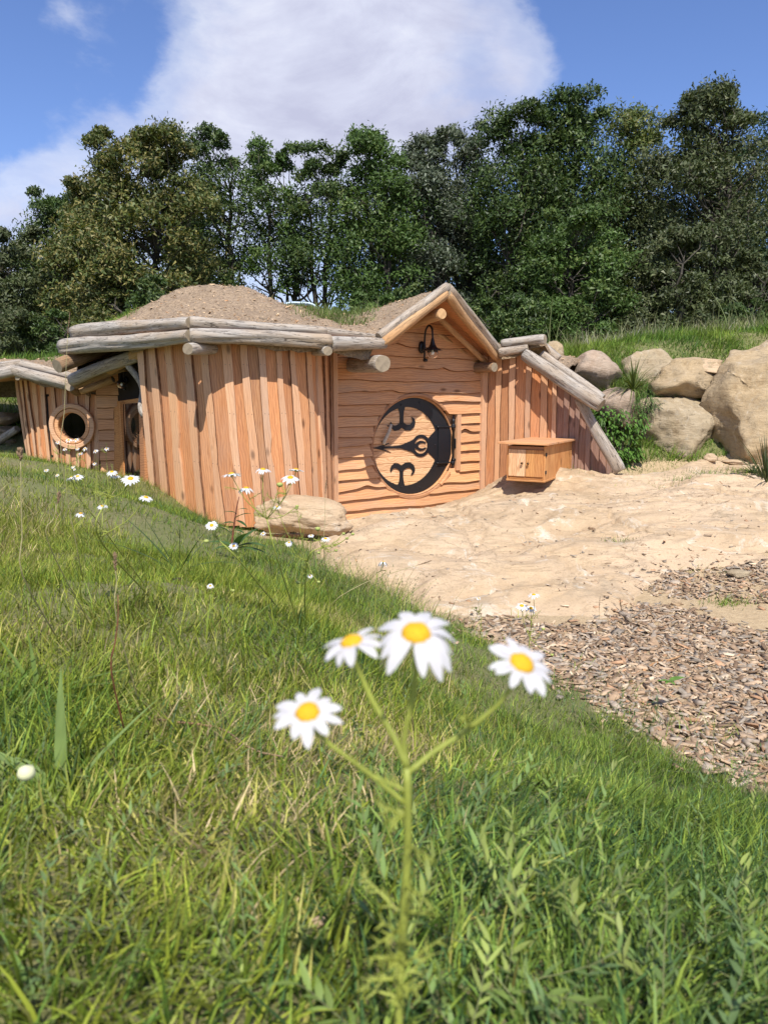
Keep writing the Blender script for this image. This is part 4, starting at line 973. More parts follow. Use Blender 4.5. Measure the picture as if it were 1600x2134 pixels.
# --- tower eave
log('eave_log', P(131, 723, 9.25), P(396, 699, 7.62), .095, .068, seed=1, bow=.02, groove=.35, n=22, m_=26)
log('eave_log', P(395, 699, 7.62), P(689, 712, 8.02), .070, .082, seed=2, bow=.02, groove=.35, n=22, m_=26)
log('eave_log', P(686, 716, 8.02), P(801, 716, 8.48), .078, .062, seed=3, bow=.012, groove=.1, n=20)
log('eave_log', P(155, 693, 9.3), P(396, 672, 7.72), .082, .058, seed=4, bow=.015, groove=.2, n=22, m_=26, lump=.14)
log('eave_log', P(395, 671, 7.72), P(680, 690, 8.12), .062, .045, seed=5, bow=.015, groove=.15, n=22, m_=26)
log('eave_log', P(676, 690, 8.12), P(800, 706, 8.62), .050, .040, seed=6, bow=.01, groove=.1)
p = P(391, 727, 7.50); log('rafter_tail', p, p + Vector((.26, .95, .05)), .060, .055, M_LOG, M_END, seed=7, bow=0, lump=.05)
p = P(683, 731, 7.92); log('rafter_tail', p, p + Vector((-.28, .8, .03)), .052, .05, M_LOG, M_END, seed=8, bow=0, lump=.05)
p = P(798, 757, 8.28); log('rafter_tail', p, p + Vector((-.42, .95, .0)), .098, .085, M_LOG, M_END, seed=9, bow=0, lump=.08, n=22)
p = P(1030, 765, 9.86); log('wall_plate', p, p + Vector((-.34, .42, .0)), .062, .068, M_LOGB, M_END, seed=10, bow=0)
# --- gable
PKF, LFF, RFF = P(931, 606, 8.97), P(795, 716, 8.45), P(1037, 745, 9.95)
log('gable_rafter', LFF, PKF + Vector((-.0, 0, -.03)), .058, .050, M_LOGY, M_END, seed=11, bow=.012, groove=.1)
log('gable_rafter', LFF + Vector((-.03, .02, .07)), PKF + Vector((0.005, .02, .055)), .056, .052, M_LOG, M_END, seed=12, bow=.012, groove=.2)
log('gable_rafter', PKF + Vector((.0, 0, -.03)), RFF + Vector((-.02, -.03, -.02)), .052, .045, M_LOGY, M_END, seed=13, bow=.012)
log('gable_rafter', PKF + Vector((.01, .04, .05)), RFF + Vector((.03, .02, .06)), .052, .055, M_LOG, M_END, seed=14, bow=.012, groove=.2)
p = P(921, 653, 8.93); log('ridge_pole', p, p + Vector((-.62, 1.0, -.13)), .066, .066, M_LOGY, M_ENDP, seed=15, bow=0, lump=.04)
apw, lfw, rfw = MW @ ap, MW @ lf, MW @ rf
for side, (fw, ff) in enumerate(((rfw, RFF), (lfw, LFF))):
    pk0, ft0 = PKF + Vector((0, .03, -.055)), Vector(ff) + Vector((0, 0, -.02)); pk1, ft1 = apw + Vector((-.10, .16, .10)), fw + Vector((-.10, .16, .10))
    nb = 5
    for k in range(nb):
        s0, s1 = k / nb, (k + 1) / nb - .015
        A, B_ = pk0.lerp(pk1, s0), pk0.lerp(pk1, s1); C_, D_ = ft0.lerp(ft1, s1), ft0.lerp(ft1, s0)
        dz = Vector((0, 0, .012 * (k % 2)))
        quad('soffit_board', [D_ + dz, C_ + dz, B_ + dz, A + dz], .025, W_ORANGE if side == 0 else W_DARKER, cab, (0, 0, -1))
for f_ in (.55, .98):
    a_, b_ = PKF.lerp(apw, f_) + Vector((0, 0, -.09)), RFF.lerp(rfw, f_) + Vector((0, 0, -.07)); log('inner_rafter', a_, b_, .035, .035, M_LOGY, M_ENDP, seed=31 + int(f_ * 9), bow=0, lump=.04, n=10, m_=6)
# soffit of the tower eave
def poly_plate(name, pts, th, mat, parent=cab):
    n = len(pts); V = [tuple(p) for p in pts] + [(p[0], p[1], p[2] + th) for p in pts]
    F = [tuple(range(n)), tuple(range(2 * n - 1, n - 1, -1))] + [(i, (i + 1) % n, n + (i + 1) % n, n + i) for i in range(n)]
    return add(name, mesh(name, V, F, [mat]), parent)
ev = [P(150, 712, 9.2), P(395, 693, 7.68), P(690, 706, 8.08), P(800, 712, 8.52)]
wl = [Vector((P(r[0], r[1], r[4]).x, r[4] + .1, 2.10)) for r in TT]
def evat(t):
    t = t * 3; i = min(int(t), 2); return ev[i].lerp(ev[i + 1], t - i)
ns = 26
for k in range(ns):
    t0, t1 = k / ns, (k + 1) / ns + .003
    w0 = wl[0].lerp(wl[0], 0); 
    def wat(t):
        t = min(max((t - .12) / .80, 0), 1) * (len(wl) - 1); i = min(int(t), len(wl) - 2); return wl[i].lerp(wl[i + 1], t - i)
    a, b_, c, d = evat(t0), evat(t1), wat(t1), wat(t0)
    if (c - d).length < .005: c = c + Vector((.01, .02, 0))
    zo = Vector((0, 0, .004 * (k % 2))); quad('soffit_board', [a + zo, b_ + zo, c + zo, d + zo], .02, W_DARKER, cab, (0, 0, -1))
quad('soffit_board', [P(700, 712, 8.1), P(800, 716, 8.5), apw.lerp(lfw, .95) + Vector((0, .2, .1)), wl[-1] + Vector((0, .1, 0))], .02, W_ORANGE, cab, (0, 0, -1))
# --- entrance canopy
log('canopy_log', P(119, 763, 9.0), P(232, 722, 9.7), .088, .08, M_LOGB, M_END, seed=41, bow=.01, n=18, lump=.06)
log('canopy_log', P(150, 792, 9.55), P(292, 738, 8.75), .075, .07, M_LOG, M_END, seed=42, bow=.03, groove=.2)
log('canopy_log', P(158, 803, 9.62), P(262, 762, 9.3), .055, .05, M_LOGB, M_END, seed=43, bow=.03)
log('canopy_log', P(168, 815, 9.75), P(236, 790, 9.7), .045, .045, M_LOGY, M_END, seed=44, bow=.03)
log('canopy_log', P(228, 770, 9.3), P(300, 728, 8.6), .062, .075, M_LOGY, M_END, seed=45, bow=.02)
log('canopy_log', P(146, 806, 9.6), P(162, 818, 9.9), .06, .05, M_LOGB, M_END, seed=46, bow=0)
log('brace', P(258, 745, 8.95), P(301, 868, 8.62), .040, .036, M_LOG, M_END, seed=47, bow=.12, m_=20)
for (px, py) in ((204, 775), (243, 773)):
    p = P(px, py, 9.25); log('peg', p, p + Vector((.05, .3, .02)), .018, .016, M_LOGY, M_ENDP, seed=48, bow=0, n=8, m_=3)
quad('canopy_board', [P(175, 745, 9.4), P(200, 740, 9.4), P(196, 733, 9.4), P(172, 738, 9.4)], .04, W_CLAP, cab, (0, -1, 0))
for k in range(5):
    t0, t1 = k / 5, (k + .94) / 5
    A, B_ = P(150, 782, 9.75), P(300, 728, 8.75); C_, D_ = P(240, 775, 10.3), P(170, 805, 10.3)
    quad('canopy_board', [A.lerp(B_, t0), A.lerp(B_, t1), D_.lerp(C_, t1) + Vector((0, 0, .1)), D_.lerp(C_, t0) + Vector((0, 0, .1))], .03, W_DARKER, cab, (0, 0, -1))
# --- left wing eave
log('eave_log', P(-60, 790, 9.75), P(36, 771, 9.85), .07, .07, seed=51)
log('eave_log', P(28, 771, 9.83), P(146, 802, 9.7), .072, .066, seed=52, bow=.015, groove=.15)
log('eave_log', P(-60, 768, 9.95), P(46, 757, 9.95), .055, .055, seed=53)
log('eave_log', P(40, 757, 9.95), P(150, 784, 9.85), .05, .048, seed=54, bow=.02)
p = P(36, 786, 9.8); log('rafter_tail', p, p + Vector((.2, .5, 0)), .045, .045, M_LOGB, M_END, seed=55, bow=0, n=12)
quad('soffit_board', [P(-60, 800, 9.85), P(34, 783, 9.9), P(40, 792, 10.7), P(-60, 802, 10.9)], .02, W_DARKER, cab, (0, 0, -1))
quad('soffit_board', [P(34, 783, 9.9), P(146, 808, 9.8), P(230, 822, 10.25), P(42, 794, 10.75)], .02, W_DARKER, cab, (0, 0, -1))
lw = thing('leaning_log', 'grey log leaning on the rocks at the left edge', 'log', P(10, 925, 10.9)); log('trunk', P(-30, 940, 11.0), P(36, 893, 10.7), .055, .05, seed=56, parent=lw)

# --- earth roof
from mathutils.geometry import delaunay_2d_cdt
def roof_surface(name, poly, ctrl, step, amp, seed, mat):
    A = np.array([tuple(c) for c in ctrl]); pl = np.array([(p[0], p[1]) for p in poly])
    D = np.sqrt(((A[:, None, :2] - A[None, :, :2]) ** 2).sum(2) + .03); base_ = A[:, 2].mean(); W = np.linalg.solve(D + np.eye(len(A)) * 1e-3, A[:, 2] - base_)
    def zf(x, y, nz=True):
        x = np.atleast_1d(x); y = np.atleast_1d(y)
        z = base_ + np.sqrt((x[:, None] - A[None, :, 0]) ** 2 + (y[:, None] - A[None, :, 1]) ** 2 + .03) @ W
        return z + (amp * fbm(np.c_[x, y] * 6, 4, seed, .6) + amp * .5 * fbm(np.c_[x, y] * 22, 2, seed) if nz else 0)
    x0, y0 = pl.min(0); x1, y1 = pl.max(0)
    X, Y = np.meshgrid(np.arange(x0, x1, step), np.arange(y0, y1, step)); q = np.c_[X.ravel(), Y.ravel()]
    rr = np.random.default_rng(seed); q = q + rr.uniform(-.3, .3, q.shape) * step
    ok = inpoly(q[:, 0], q[:, 1], pl.tolist()) & (polydist(q[:, 0], q[:, 1], pl.tolist() + [pl[0].tolist()]) > step * .5); q = q[ok]
    bd = []
    for i in range(len(pl)):
        a, b_ = pl[i], pl[(i + 1) % len(pl)]; n = max(1, int(np.hypot(*(b_ - a)) / step))
        for k in range(n): bd.append(a + (b_ - a) * k / n)
    nb = len(bd); pts = [Vector(p) for p in bd] + [Vector(p) for p in q]
    vs, es, fs, *_ = delaunay_2d_cdt(pts, [(i, (i + 1) % nb) for i in range(nb)], [], 1, 1e-5)
    xy = np.array([tuple(v) for v in vs]); V = np.c_[xy, zf(xy[:, 0], xy[:, 1])]; F = [tuple(f) for f in fs]
    # skirt
    nv = len(V); bz = V[:nb].copy(); bz[:, 2] -= np.where(bz[:, 0] < -.12, .24, .06); V = np.r_[V, bz]; F += [(i, nv + i, nv + (i + 1) % nb, (i + 1) % nb) for i in range(nb)]
    me = mesh(name, V, F, [mat], smooth=True); return add(name, me, cab), zf
m, nt, b, out = newmat('roof_soil')
tc = nt.nodes.new('ShaderNodeTexCoord'); v = tc.outputs['Object']
n1 = noise(nt, v, 5, 5, .65); n2 = noise(nt, v, 34, 6, .75); vo = nt.nodes.new('ShaderNodeTexVoronoi'); vo.inputs['Scale'].default_value = 26; L(nt, v, vo.inputs['Vector'])
c = ramp(nt, n2, [(.32, (.17, .115, .07)), (.5, (.35, .25, .16)), (.68, (.58, .43, .28))]); c = mix(nt, ramp(nt, n1, [(.42, 0.0), (.62, .55)]), c, (.26, .185, .12))
c = mix(nt, ramp(nt, vo.outputs['Distance'], [(.0, .35), (.35, 0.0)]), c, (.50, .38, .26))
L(nt, c, b.inputs['Base Color']); b.inputs['Roughness'].default_value = .95
bump(nt, b, mathn(nt, 'SUBTRACT', n2, mathn(nt, 'MULTIPLY', vo.outputs['Distance'], .6)), 1.0, .03); M_RSOIL = m
pkf = PKF + Vector((0, .03, .02)); lff = LFF + Vector((0, .05, .06)); rff = RFF + Vector((0, .05, .04))
poly = [P(165, 700, 9.25), P(395, 672, 7.76), P(682, 690, 8.16), lff, pkf, rff, P(1135, 714, 9.75), P(1165, 760, 10.1), Vector((2.9, 11.3, 0)), Vector((1.0, 13, 0)), Vector((-2, 13, 0)), Vector((-4.1, 12.2, 0)), Vector((-4.1, 10.4, 0))]
ctrl = [P(165, 697, 9.25), P(280, 682, 8.5), P(395, 666, 7.76), P(540, 675, 7.96), P(682, 687, 8.16), P(740, 696, 8.4), lff, lff.lerp(pkf, .5), pkf, pkf.lerp(rff, .5), rff, P(1135, 712, 9.75),
        P(415, 593, 9.3), P(450, 594, 9.35), P(350, 615, 9.3), P(300, 640, 9.35), P(252, 664, 9.5), P(520, 605, 9.5), P(575, 627, 9.6), P(640, 652, 9.5), P(700, 674, 9.2), P(745, 680, 9.3),
        P(415, 635, 8.5), P(520, 645, 8.6), P(620, 642, 10.5), P(700, 652, 10.6), P(760, 655, 10.5), P(905, 614, 9.6), P(870, 620, 10.2), P(820, 634, 10.8), P(800, 662, 9.6), P(760, 675, 9.2),
        Vector((1.6, 10.4, 2.1)), Vector((1.6, 11.6, 2.1)), Vector((2.8, 11.2, 2.0)), Vector((0, 12.3, 2.1)), Vector((-2, 12.3, 2.0)), Vector((0, 13, 1.7)), Vector((-2, 13, 1.6)), Vector((-4, 12, 1.5)), Vector((-4, 10.6, 1.95)), Vector((-2.4, 11, 2.35)), P(1165, 758, 10.1)]
_, roofz = roof_surface('earth_roof', poly, ctrl, .075, .022, 3, M_RSOIL)
q = np.c_[r.uniform(-1.6, .2, 9000), r.uniform(8.9, 12.2, 9000)]; cx_ = np.array([proj((a, b_, float(c_))) for a, b_, c_ in zip(q[:, 0], q[:, 1], roofz(q[:, 0], q[:, 1]))])
dn = np.clip(1.4 - np.abs(cx_[:, 0] - 690) / 75, 0, 1) * np.clip((q[:, 1] - 8.9) / .6, 0, 1)
rg = [blades(q[r.random(len(q)) < dn], .05, .13, .006, .011, .5, [(.17, .24, .06, .6), (.22, .24, .09, .3), (.12, .18, .04, .4)], seg=2, seed=81, zf=roofz)]
q = np.c_[r.uniform(-4, 2.6, 1500), r.uniform(9.2, 12.5, 1500)]; rg.append(blades(q[inpoly(q[:, 0], q[:, 1], [tuple(p[:2]) for p in poly])], .02, .07, .005, .009, .7, [(.2, .22, .08, .4), (.3, .25, .13, .4)], seg=2, seed=82, zf=roofz))
for (a, b_, n) in (((205, 685, 9.25), (275, 668, 9.0), 700),):
    A, B_ = P(*a), P(*b_); t = r.random(n); q = np.c_[A.x + (B_.x - A.x) * t, A.y + (B_.y - A.y) * t] + r.normal(0, .08, (n, 2)) + np.array([0, .15]); rg.append(blades(q, .03, .08, .005, .009, .6, PALB, seg=2, seed=83, zf=roofz))
V, F, C = joinvf(rg); add('roof_grass', mesh('roof_grass', V, F, [M_BLADE], col=C), None, kind='stuff', label='thin grass sprouting on the earth roof between the two mounds', category='grass')
# soil lumps lying on the roof edge
V = []; F = []; nn = 0
# left wing roof
poly2 = [P(-70, 762, 10.0), P(42, 754, 10.0), P(150, 782, 9.9), P(215, 800, 10.3), Vector((-3.6, 11.0, 0)), Vector((-4.0, 12.4, 0)), Vector((-7, 12.6, 0))]
ctrl2 = [P(-70, 760, 10.0), P(42, 751, 10.0), P(150, 779, 9.9), P(215, 795, 10.3), P(60, 750, 10.8), P(150, 738, 11.0), P(0, 752, 10.8), Vector((-3.6, 11, 2.05)), Vector((-4, 12.4, 1.6)), Vector((-7, 12.6, 1.6))]
_, roofz2 = roof_surface('earth_roof', poly2, ctrl2, .09, .02, 6, M_RSOIL)
q = np.c_[r.uniform(-5.5, -3.4, 5000), r.uniform(10.3, 11.9, 5000)]; q = q[inpoly(q[:, 0], q[:, 1], [tuple(p[:2]) for p in poly2])]
V, F, C = joinvf([blades(q, .05, .10, .006, .01, .6, PALB, seg=2, seed=85, zf=roofz2)]); add('wing_roof_grass', mesh('wing_roof_grass', V, F, [M_BLADE], col=C), None, kind='stuff', label='grass on the low roof of the left wing', category='grass')
for nm_, zf_r, pl_, cnt, bx in (('soil_lump', roofz, poly, 5200, (-4.1, 2.9, 7.7, 12.4)), ('soil_lump', roofz2, poly2, 900, (-6.5, -3.5, 9.8, 12.0))):
    q = np.c_[r.uniform(bx[0], bx[1], cnt), r.uniform(bx[2], bx[3], cnt)]; q = q[inpoly(q[:, 0], q[:, 1], [tuple(p[:2]) for p in pl_])]
    V, F, C = joinvf([chips(q, .012, .035, zf_r, 91, .006), chips(q[::9] + .02, .03, .07, zf_r, 92, .004)]); V[:, 2] += 0
    add(nm_, mesh(nm_, V, F, [M_CHIP], col=C * np.array([1.2, 1.12, 1.0])), cab, kind='stuff')
# pale plastic hoop sheet behind the roof
hp = thing('plastic_tunnel', 'pale blue plastic hoop top showing behind the earth roof', 'tunnel', (-1.1, 12.6, 1.7))
a, b_, c = P(585, 640, 12.6), P(628, 631, 12.6), P(662, 643, 12.6)
cen = bez([a - Vector((.15, 0, .5)), a, b_, c, c + Vector((.15, 0, -.5))], 20); V = []; F = []
for p in cen: V += [tuple(p), tuple(p + Vector((0, 1.2, .02))), tuple(p + Vector((0, 1.2, -.02))), tuple(p + Vector((0, 0, -.03)))]
for i in range(len(cen) - 1):
    for k in range(4): F.append((i * 4 + k, i * 4 + (k + 1) % 4, i * 4 + 4 + (k + 1) % 4, i * 4 + 4 + k))
add('sheet', mesh('sheet', V, F, [simple('pale_plastic', (.45, .60, .72), .35)]), hp)
V, F, _ = tubeg(cen, .018, 8); add('hoop', mesh('hoop', V, F, [simple('plastic_hoop', (.55, .68, .78), .4)], smooth=True), hp)

# ------------------------------------------------------------------ wall lamps
M_BULB = M_CLEAR
def wall_lamp(label, base, nrm, s=1.0):
    """base: wall point; nrm: outward"""
    nrm = Vector(nrm).normalized(); side = Vector((0, 0, 1)).cross(nrm); M = Matrix(((side.x, 0, nrm.x, base.x), (side.y, 0, nrm.y, base.y), (0, 1, 0, base.z), (0, 0, 0, 1)))
    # local: x side, y up, z out
    t = thing('wall_lamp', label, 'wall lamp', base, 'wall lamps under the eaves')
    T = lambda nm, parts, mat, sm=True: (lambda b: add(nm, mesh(nm, b[0], b[1], [mat], smooth=sm), t, M))(bake(parts))
    Rz = Matrix.Rotation(-math.pi / 2, 4, 'X')      # lathe axis z -> local up (y)
    T('back_plate', [xf(latheg([(.0001, .03), (.03, .03), (.042, .02), (.045, 0)], 18), Matrix.Scale(s, 4) @ Matrix.Scale(1.5, 4, (0, 1, 0))), bevbox((0, 0, .04 * s), (.03 * s, .05 * s, .04 * s), .004)], M_IRON)
    pts = bez([Vector((0, -.13, .05)) * s, Vector((0, -.06, .055)) * s, Vector((0, .08, .055)) * s, Vector((0, .18, .075)) * s, Vector((0, .225, .13)) * s, Vector((0, .19, .185)) * s, Vector((0, .10, .20)) * s, Vector((0, .05, .20)) * s], 28)
    T('arm', [tubeg(pts, .0105 * s, 8), xf(latheg([(.0001, -.02), (.018, -.02), (.018, .02), (.0001, .02)], 10), Matrix.Translation(Vector((0, -.14, .07)) * s) @ Matrix.Scale(s, 4))], M_IRON)
    prof_ = [(.012, .06), (.016, .05), (.022, .02), (.030, -.01), (.045, -.035), (.075, -.055), (.105, -.066), (.107, -.070), (.10, -.068), (.06, -.052), (.03, -.03)]
    T('lamp_shade', [xf(latheg([(r_ * s, z * s) for r_, z in prof_], 26), Matrix.Translation(Vector((0, .03, .20)) * s) @ Rz)], M_IRON)
    gp = [(.040, -.06), (.058, -.075), (.066, -.10), (.060, -.13), (.040, -.15), (.0001, -.158)]
    T('glass_globe', [xf(latheg([(r_ * s, z * s) for r_, z in gp], 20), Matrix.Translation(Vector((0, .03, .20)) * s) @ Rz)], M_CLEAR)
    T('bulb', [xf(latheg([(.012 * s, -.05 * s), (.014 * s, -.07 * s), (.024 * s, -.09 * s), (.022 * s, -.11 * s), (.0001, -.125 * s)], 14), Matrix.Translation(Vector((0, .03, .20)) * s) @ Rz)], simple('bulb_white', (.8, .78, .72), .3))
b0 = onwall(873, 724); b0.z = .055; wall_lamp('black swan-neck wall lamp under the pointed gable above the round door', MW @ b0, nW, 1.12)
wall_lamp('wall lamp in the shade of the entrance canopy, left of the tower', P(262, 792, 9.75), (0, -1, 0), .8)

# ------------------------------------------------------------------ wall cabinet
cb = thing('cabinet', 'small orange wooden wall cabinet with two front doors and slanted lid', 'cabinet', MR @ onwall(1160, 1000, MR))
tr = onwall(1193, 921, MR); br = onwall(1193, 990, MR); xr, zt, zb_ = tr.x, tr.y, br.y
dp = min(np.arange(.1, 1.2, .01), key=lambda d: abs(proj(MR @ Vector((xr, zt, d)))[0] - 1137))
wd = min(np.arange(.2, 1.2, .01), key=lambda d: abs(proj(MR @ Vector((xr - d, zt, dp)))[0] - 1056))
zf_ = min(np.arange(0, 2, .01), key=lambda d: abs(proj(MR @ Vector((xr, d, dp)))[1] - 931)); zg = min(np.arange(0, 2, .01), key=lambda d: abs(proj(MR @ Vector((xr, d, dp)))[1] - 1002))
print('cabinet', xr, zt, zb_, dp, wd, zf_, zg)
xl = xr - wd; H0, H1 = zg, zf_
def cpart(nm, c, s, mat, bv=.004):
    v, f, _ = bevbox((0, 0, 0), s, bv); return add(nm, mesh(nm, v, f, [mat]), cb, MR @ Matrix.Translation(c))
hh = H1 - H0
nsd = 3
for k in range(nsd):
    z0_, z1_ = dp * k / nsd, dp * (k + 1) / nsd
    v, f, _ = bevbox((0, 0, 0), (hh + .01 * (nsd - k), .022, z1_ - z0_ - .003), .003)
    add('side_board', mesh('side_board', v, f, [W_CAB]), cb, MR @ Matrix.Translation((xr - .011, H0 + hh / 2, (z0_ + z1_) / 2)) @ Matrix.Rotation(math.pi / 2, 4, 'Z'))
    v, f, _ = bevbox((0, 0, 0), (hh, .022, z1_ - z0_ - .003), .003)
    add('side_board', mesh('side_board', v, f, [W_CAB]), cb, MR @ Matrix.Translation((xl + .011, H0 + hh / 2, (z0_ + z1_) / 2)) @ Matrix.Rotation(math.pi / 2, 4, 'Z'))
cpart('bottom_board', (xl + wd / 2, H0 - .012, dp / 2), (wd + .01, .024, dp + .01), W_CAB)
cpart('front_rail', (xl + wd / 2, H1 - .02, dp - .012), (wd - .05, .04, .02), W_DARKER)
cpart('front_rail', (xl + wd / 2, H0 + .018, dp - .012), (wd - .05, .03, .02), W_CAB)
dh = hh - .075
for s, xx in ((0, xl + .02), (1, xl + wd / 2 + .001)):
    dd_ = add('cabinet_door', None, cb, MR @ Matrix.Translation((xx + wd / 4 - .011, H0 + .035 + dh / 2, dp)))
    for q_ in (0, 1):
        w_ = (wd / 2 - .024) / 2; v, f, _ = bevbox((0, 0, 0), (dh, w_ - .001, .02), .002)
        add('door_board', mesh('door_board', v, f, [W_CAB if s else W_DOOR]), dd_, WM[dd_] @ Matrix.Translation(((q_ - .5) * w_, 0, .002)) @ Matrix.Rotation(math.pi / 2, 4, 'Z'))
    v, f, _ = xf(latheg([(.006, 0), (.006, .012), (.014, .02), (.013, .03), (.0001, .034)], 12), Matrix.Identity(4))
    add('knob', mesh('knob', v, f, [simple('bronze_knob', (.09, .045, .02), .35, .6)], smooth=True), dd_, WM[dd_] @ Matrix.Translation(((wd / 4 - .045) * (1 if s == 0 else -1), .0, .012)))
for yy in (H1 - .09, H0 + .09): cpart('cabinet_hinge', (xr + .004, yy, dp - .02), (.012, .04, .035), M_IRON, .002)
for s in (0, 1):   # lid of two boards, sloping to the front
    z0_, z1_ = (-.02 + s * (dp + .10) / 2), (-.02 + (s + 1) * (dp + .10) / 2 - .003)
    v, f, _ = bevbox((0, 0, 0), (wd + .14, z1_ - z0_, .026), .004)
    mid_ = (z0_ + z1_) / 2; hgt = zt + .02 + (zf_ - zt) * mid_ / dp + .012; sl = math.atan2(zt - zf_, dp)
    add('lid_board', mesh('lid_board', v, f, [W_CLAP]), cb, MR @ Matrix.Translation((xl + wd / 2 - .02, hgt, mid_)) @ Matrix.Rotation(math.pi / 2 + sl, 4, 'X'))
# ------------------------------------------------------------------ trees
def tubes_fast(segs, n=4):
    """segs: list of (p0,p1,r0,r1) -> V,F"""
    A = np.array([s[0] for s in segs], float); B = np.array([s[1] for s in segs], float); ra = np.array([s[2] for s in segs]); rb_ = np.array([s[3] for s in segs])
    t = B - A; t /= np.linalg.norm(t, axis=1)[:, None] + 1e-9; ref = np.where(np.abs(t[:, 2:3]) > .9, np.array([[1., 0, 0]]), np.array([[0, 0, 1.]]))
    u = np.cross(t, ref); u /= np.linalg.norm(u, axis=1)[:, None]; v = np.cross(t, u); th = np.linspace(0, 2 * np.pi, n, endpoint=False)
    ring = u[:, None] * np.cos(th)[None, :, None] + v[:, None] * np.sin(th)[None, :, None]
    V = np.concatenate([A[:, None] + ring * ra[:, None, None], B[:, None] + ring * rb_[:, None, None]], 1).reshape(-1, 3)
    k = np.arange(n); f = np.c_[k, (k + 1) % n, (k + 1) % n + n, k + n]; F = (np.arange(len(segs))[:, None, None] * 2 * n + f[None]).reshape(-1, 4)
    return V, F
def leaves(cent, rad, per, size, pal, seed, squash=.8, updir=.35, clump=.42, asp=.5):
    """leaf quads round lump centres; cent (n,3), rad (n,)"""
    rr = np.random.default_rng(seed); n = len(cent); tot = n * per
    c = np.repeat(cent, per, 0); R = np.repeat(rad, per)
    # twigs: leaves gather round twig tips lying on the lump's shell
    nt_ = max(3, per // 14); tw_ = rr.normal(size=(n, nt_, 3)); tw_ /= np.linalg.norm(tw_, axis=2)[:, :, None]; tw_[:, :, 2] = np.abs(tw_[:, :, 2]) * .9 - .25
    tw_ *= rr.uniform(.55, 1.05, (n, nt_, 1)); pick = rr.integers(0, nt_, (n, per)); base_ = np.take_along_axis(tw_, pick[:, :, None].repeat(3, 2), 1).reshape(-1, 3)
    p = c + (base_ * np.array([1, 1, squash]) + rr.normal(0, clump * .55, (tot, 3))) * R[:, None]
    d = rr.normal(size=(tot, 3)); d[:, 2] -= .3; d /= np.linalg.norm(d, axis=1)[:, None]
    nn = rr.normal(size=(tot, 3)) * .8; nn[:, 2] += updir * 2.2; nn[:, 1] -= .25; nn += (p - c) / R[:, None] * .7
    s_ = np.cross(d, nn); s_ /= np.linalg.norm(s_, axis=1)[:, None] + 1e-9
    sz = size * rr.uniform(.6, 1.35, tot)
    v = np.stack([p - d * sz[:, None] * .5 + s_ * (sz * asp * .42)[:, None], p + d * sz[:, None] * .6, p - d * sz[:, None] * .35 - s_ * (sz * asp * .55)[:, None]], 1)
    pal = np.array(pal); w_ = pal[:, 3] / pal[:, 3].sum(); lumpu = rr.random(n)
    u = (.55 * rr.random(tot) + .45 * np.repeat(lumpu, per)); ci = np.searchsorted(np.cumsum(w_), u).clip(0, len(pal) - 1)
    C = pal[ci, :3] * rr.uniform(.75, 1.25, tot)[:, None]
    return v.reshape(-1, 3), np.arange(tot * 3).reshape(-1, 3), np.repeat(C, 3, 0)
DKG = [(.060, .098, .022, .4), (.040, .070, .020, .28), (.090, .125, .032, .22), (.13, .155, .05, .1)]
BRG = [(.075, .125, .028, .4), (.055, .10, .022, .3), (.11, .155, .04, .2), (.15, .19, .06, .1)]
GRY = [(.10, .12, .075, .4), (.06, .08, .045, .25), (.16, .18, .13, .25), (.05, .07, .03, .1)]
CHE = [(.14, .14, .04, .30), (.075, .10, .026, .30), (.21, .185, .06, .22), (.05, .07, .022, .15)]
YEL = [(.12, .14, .035, .4), (.08, .11, .03, .35), (.17, .17, .05, .25)]
OLV = [(.085, .10, .04, .4), (.06, .08, .03, .3), (.12, .13, .06, .3)]
BLU = [(.035, .07, .04, .5), (.025, .05, .03, .3), (.06, .09, .05, .2)]
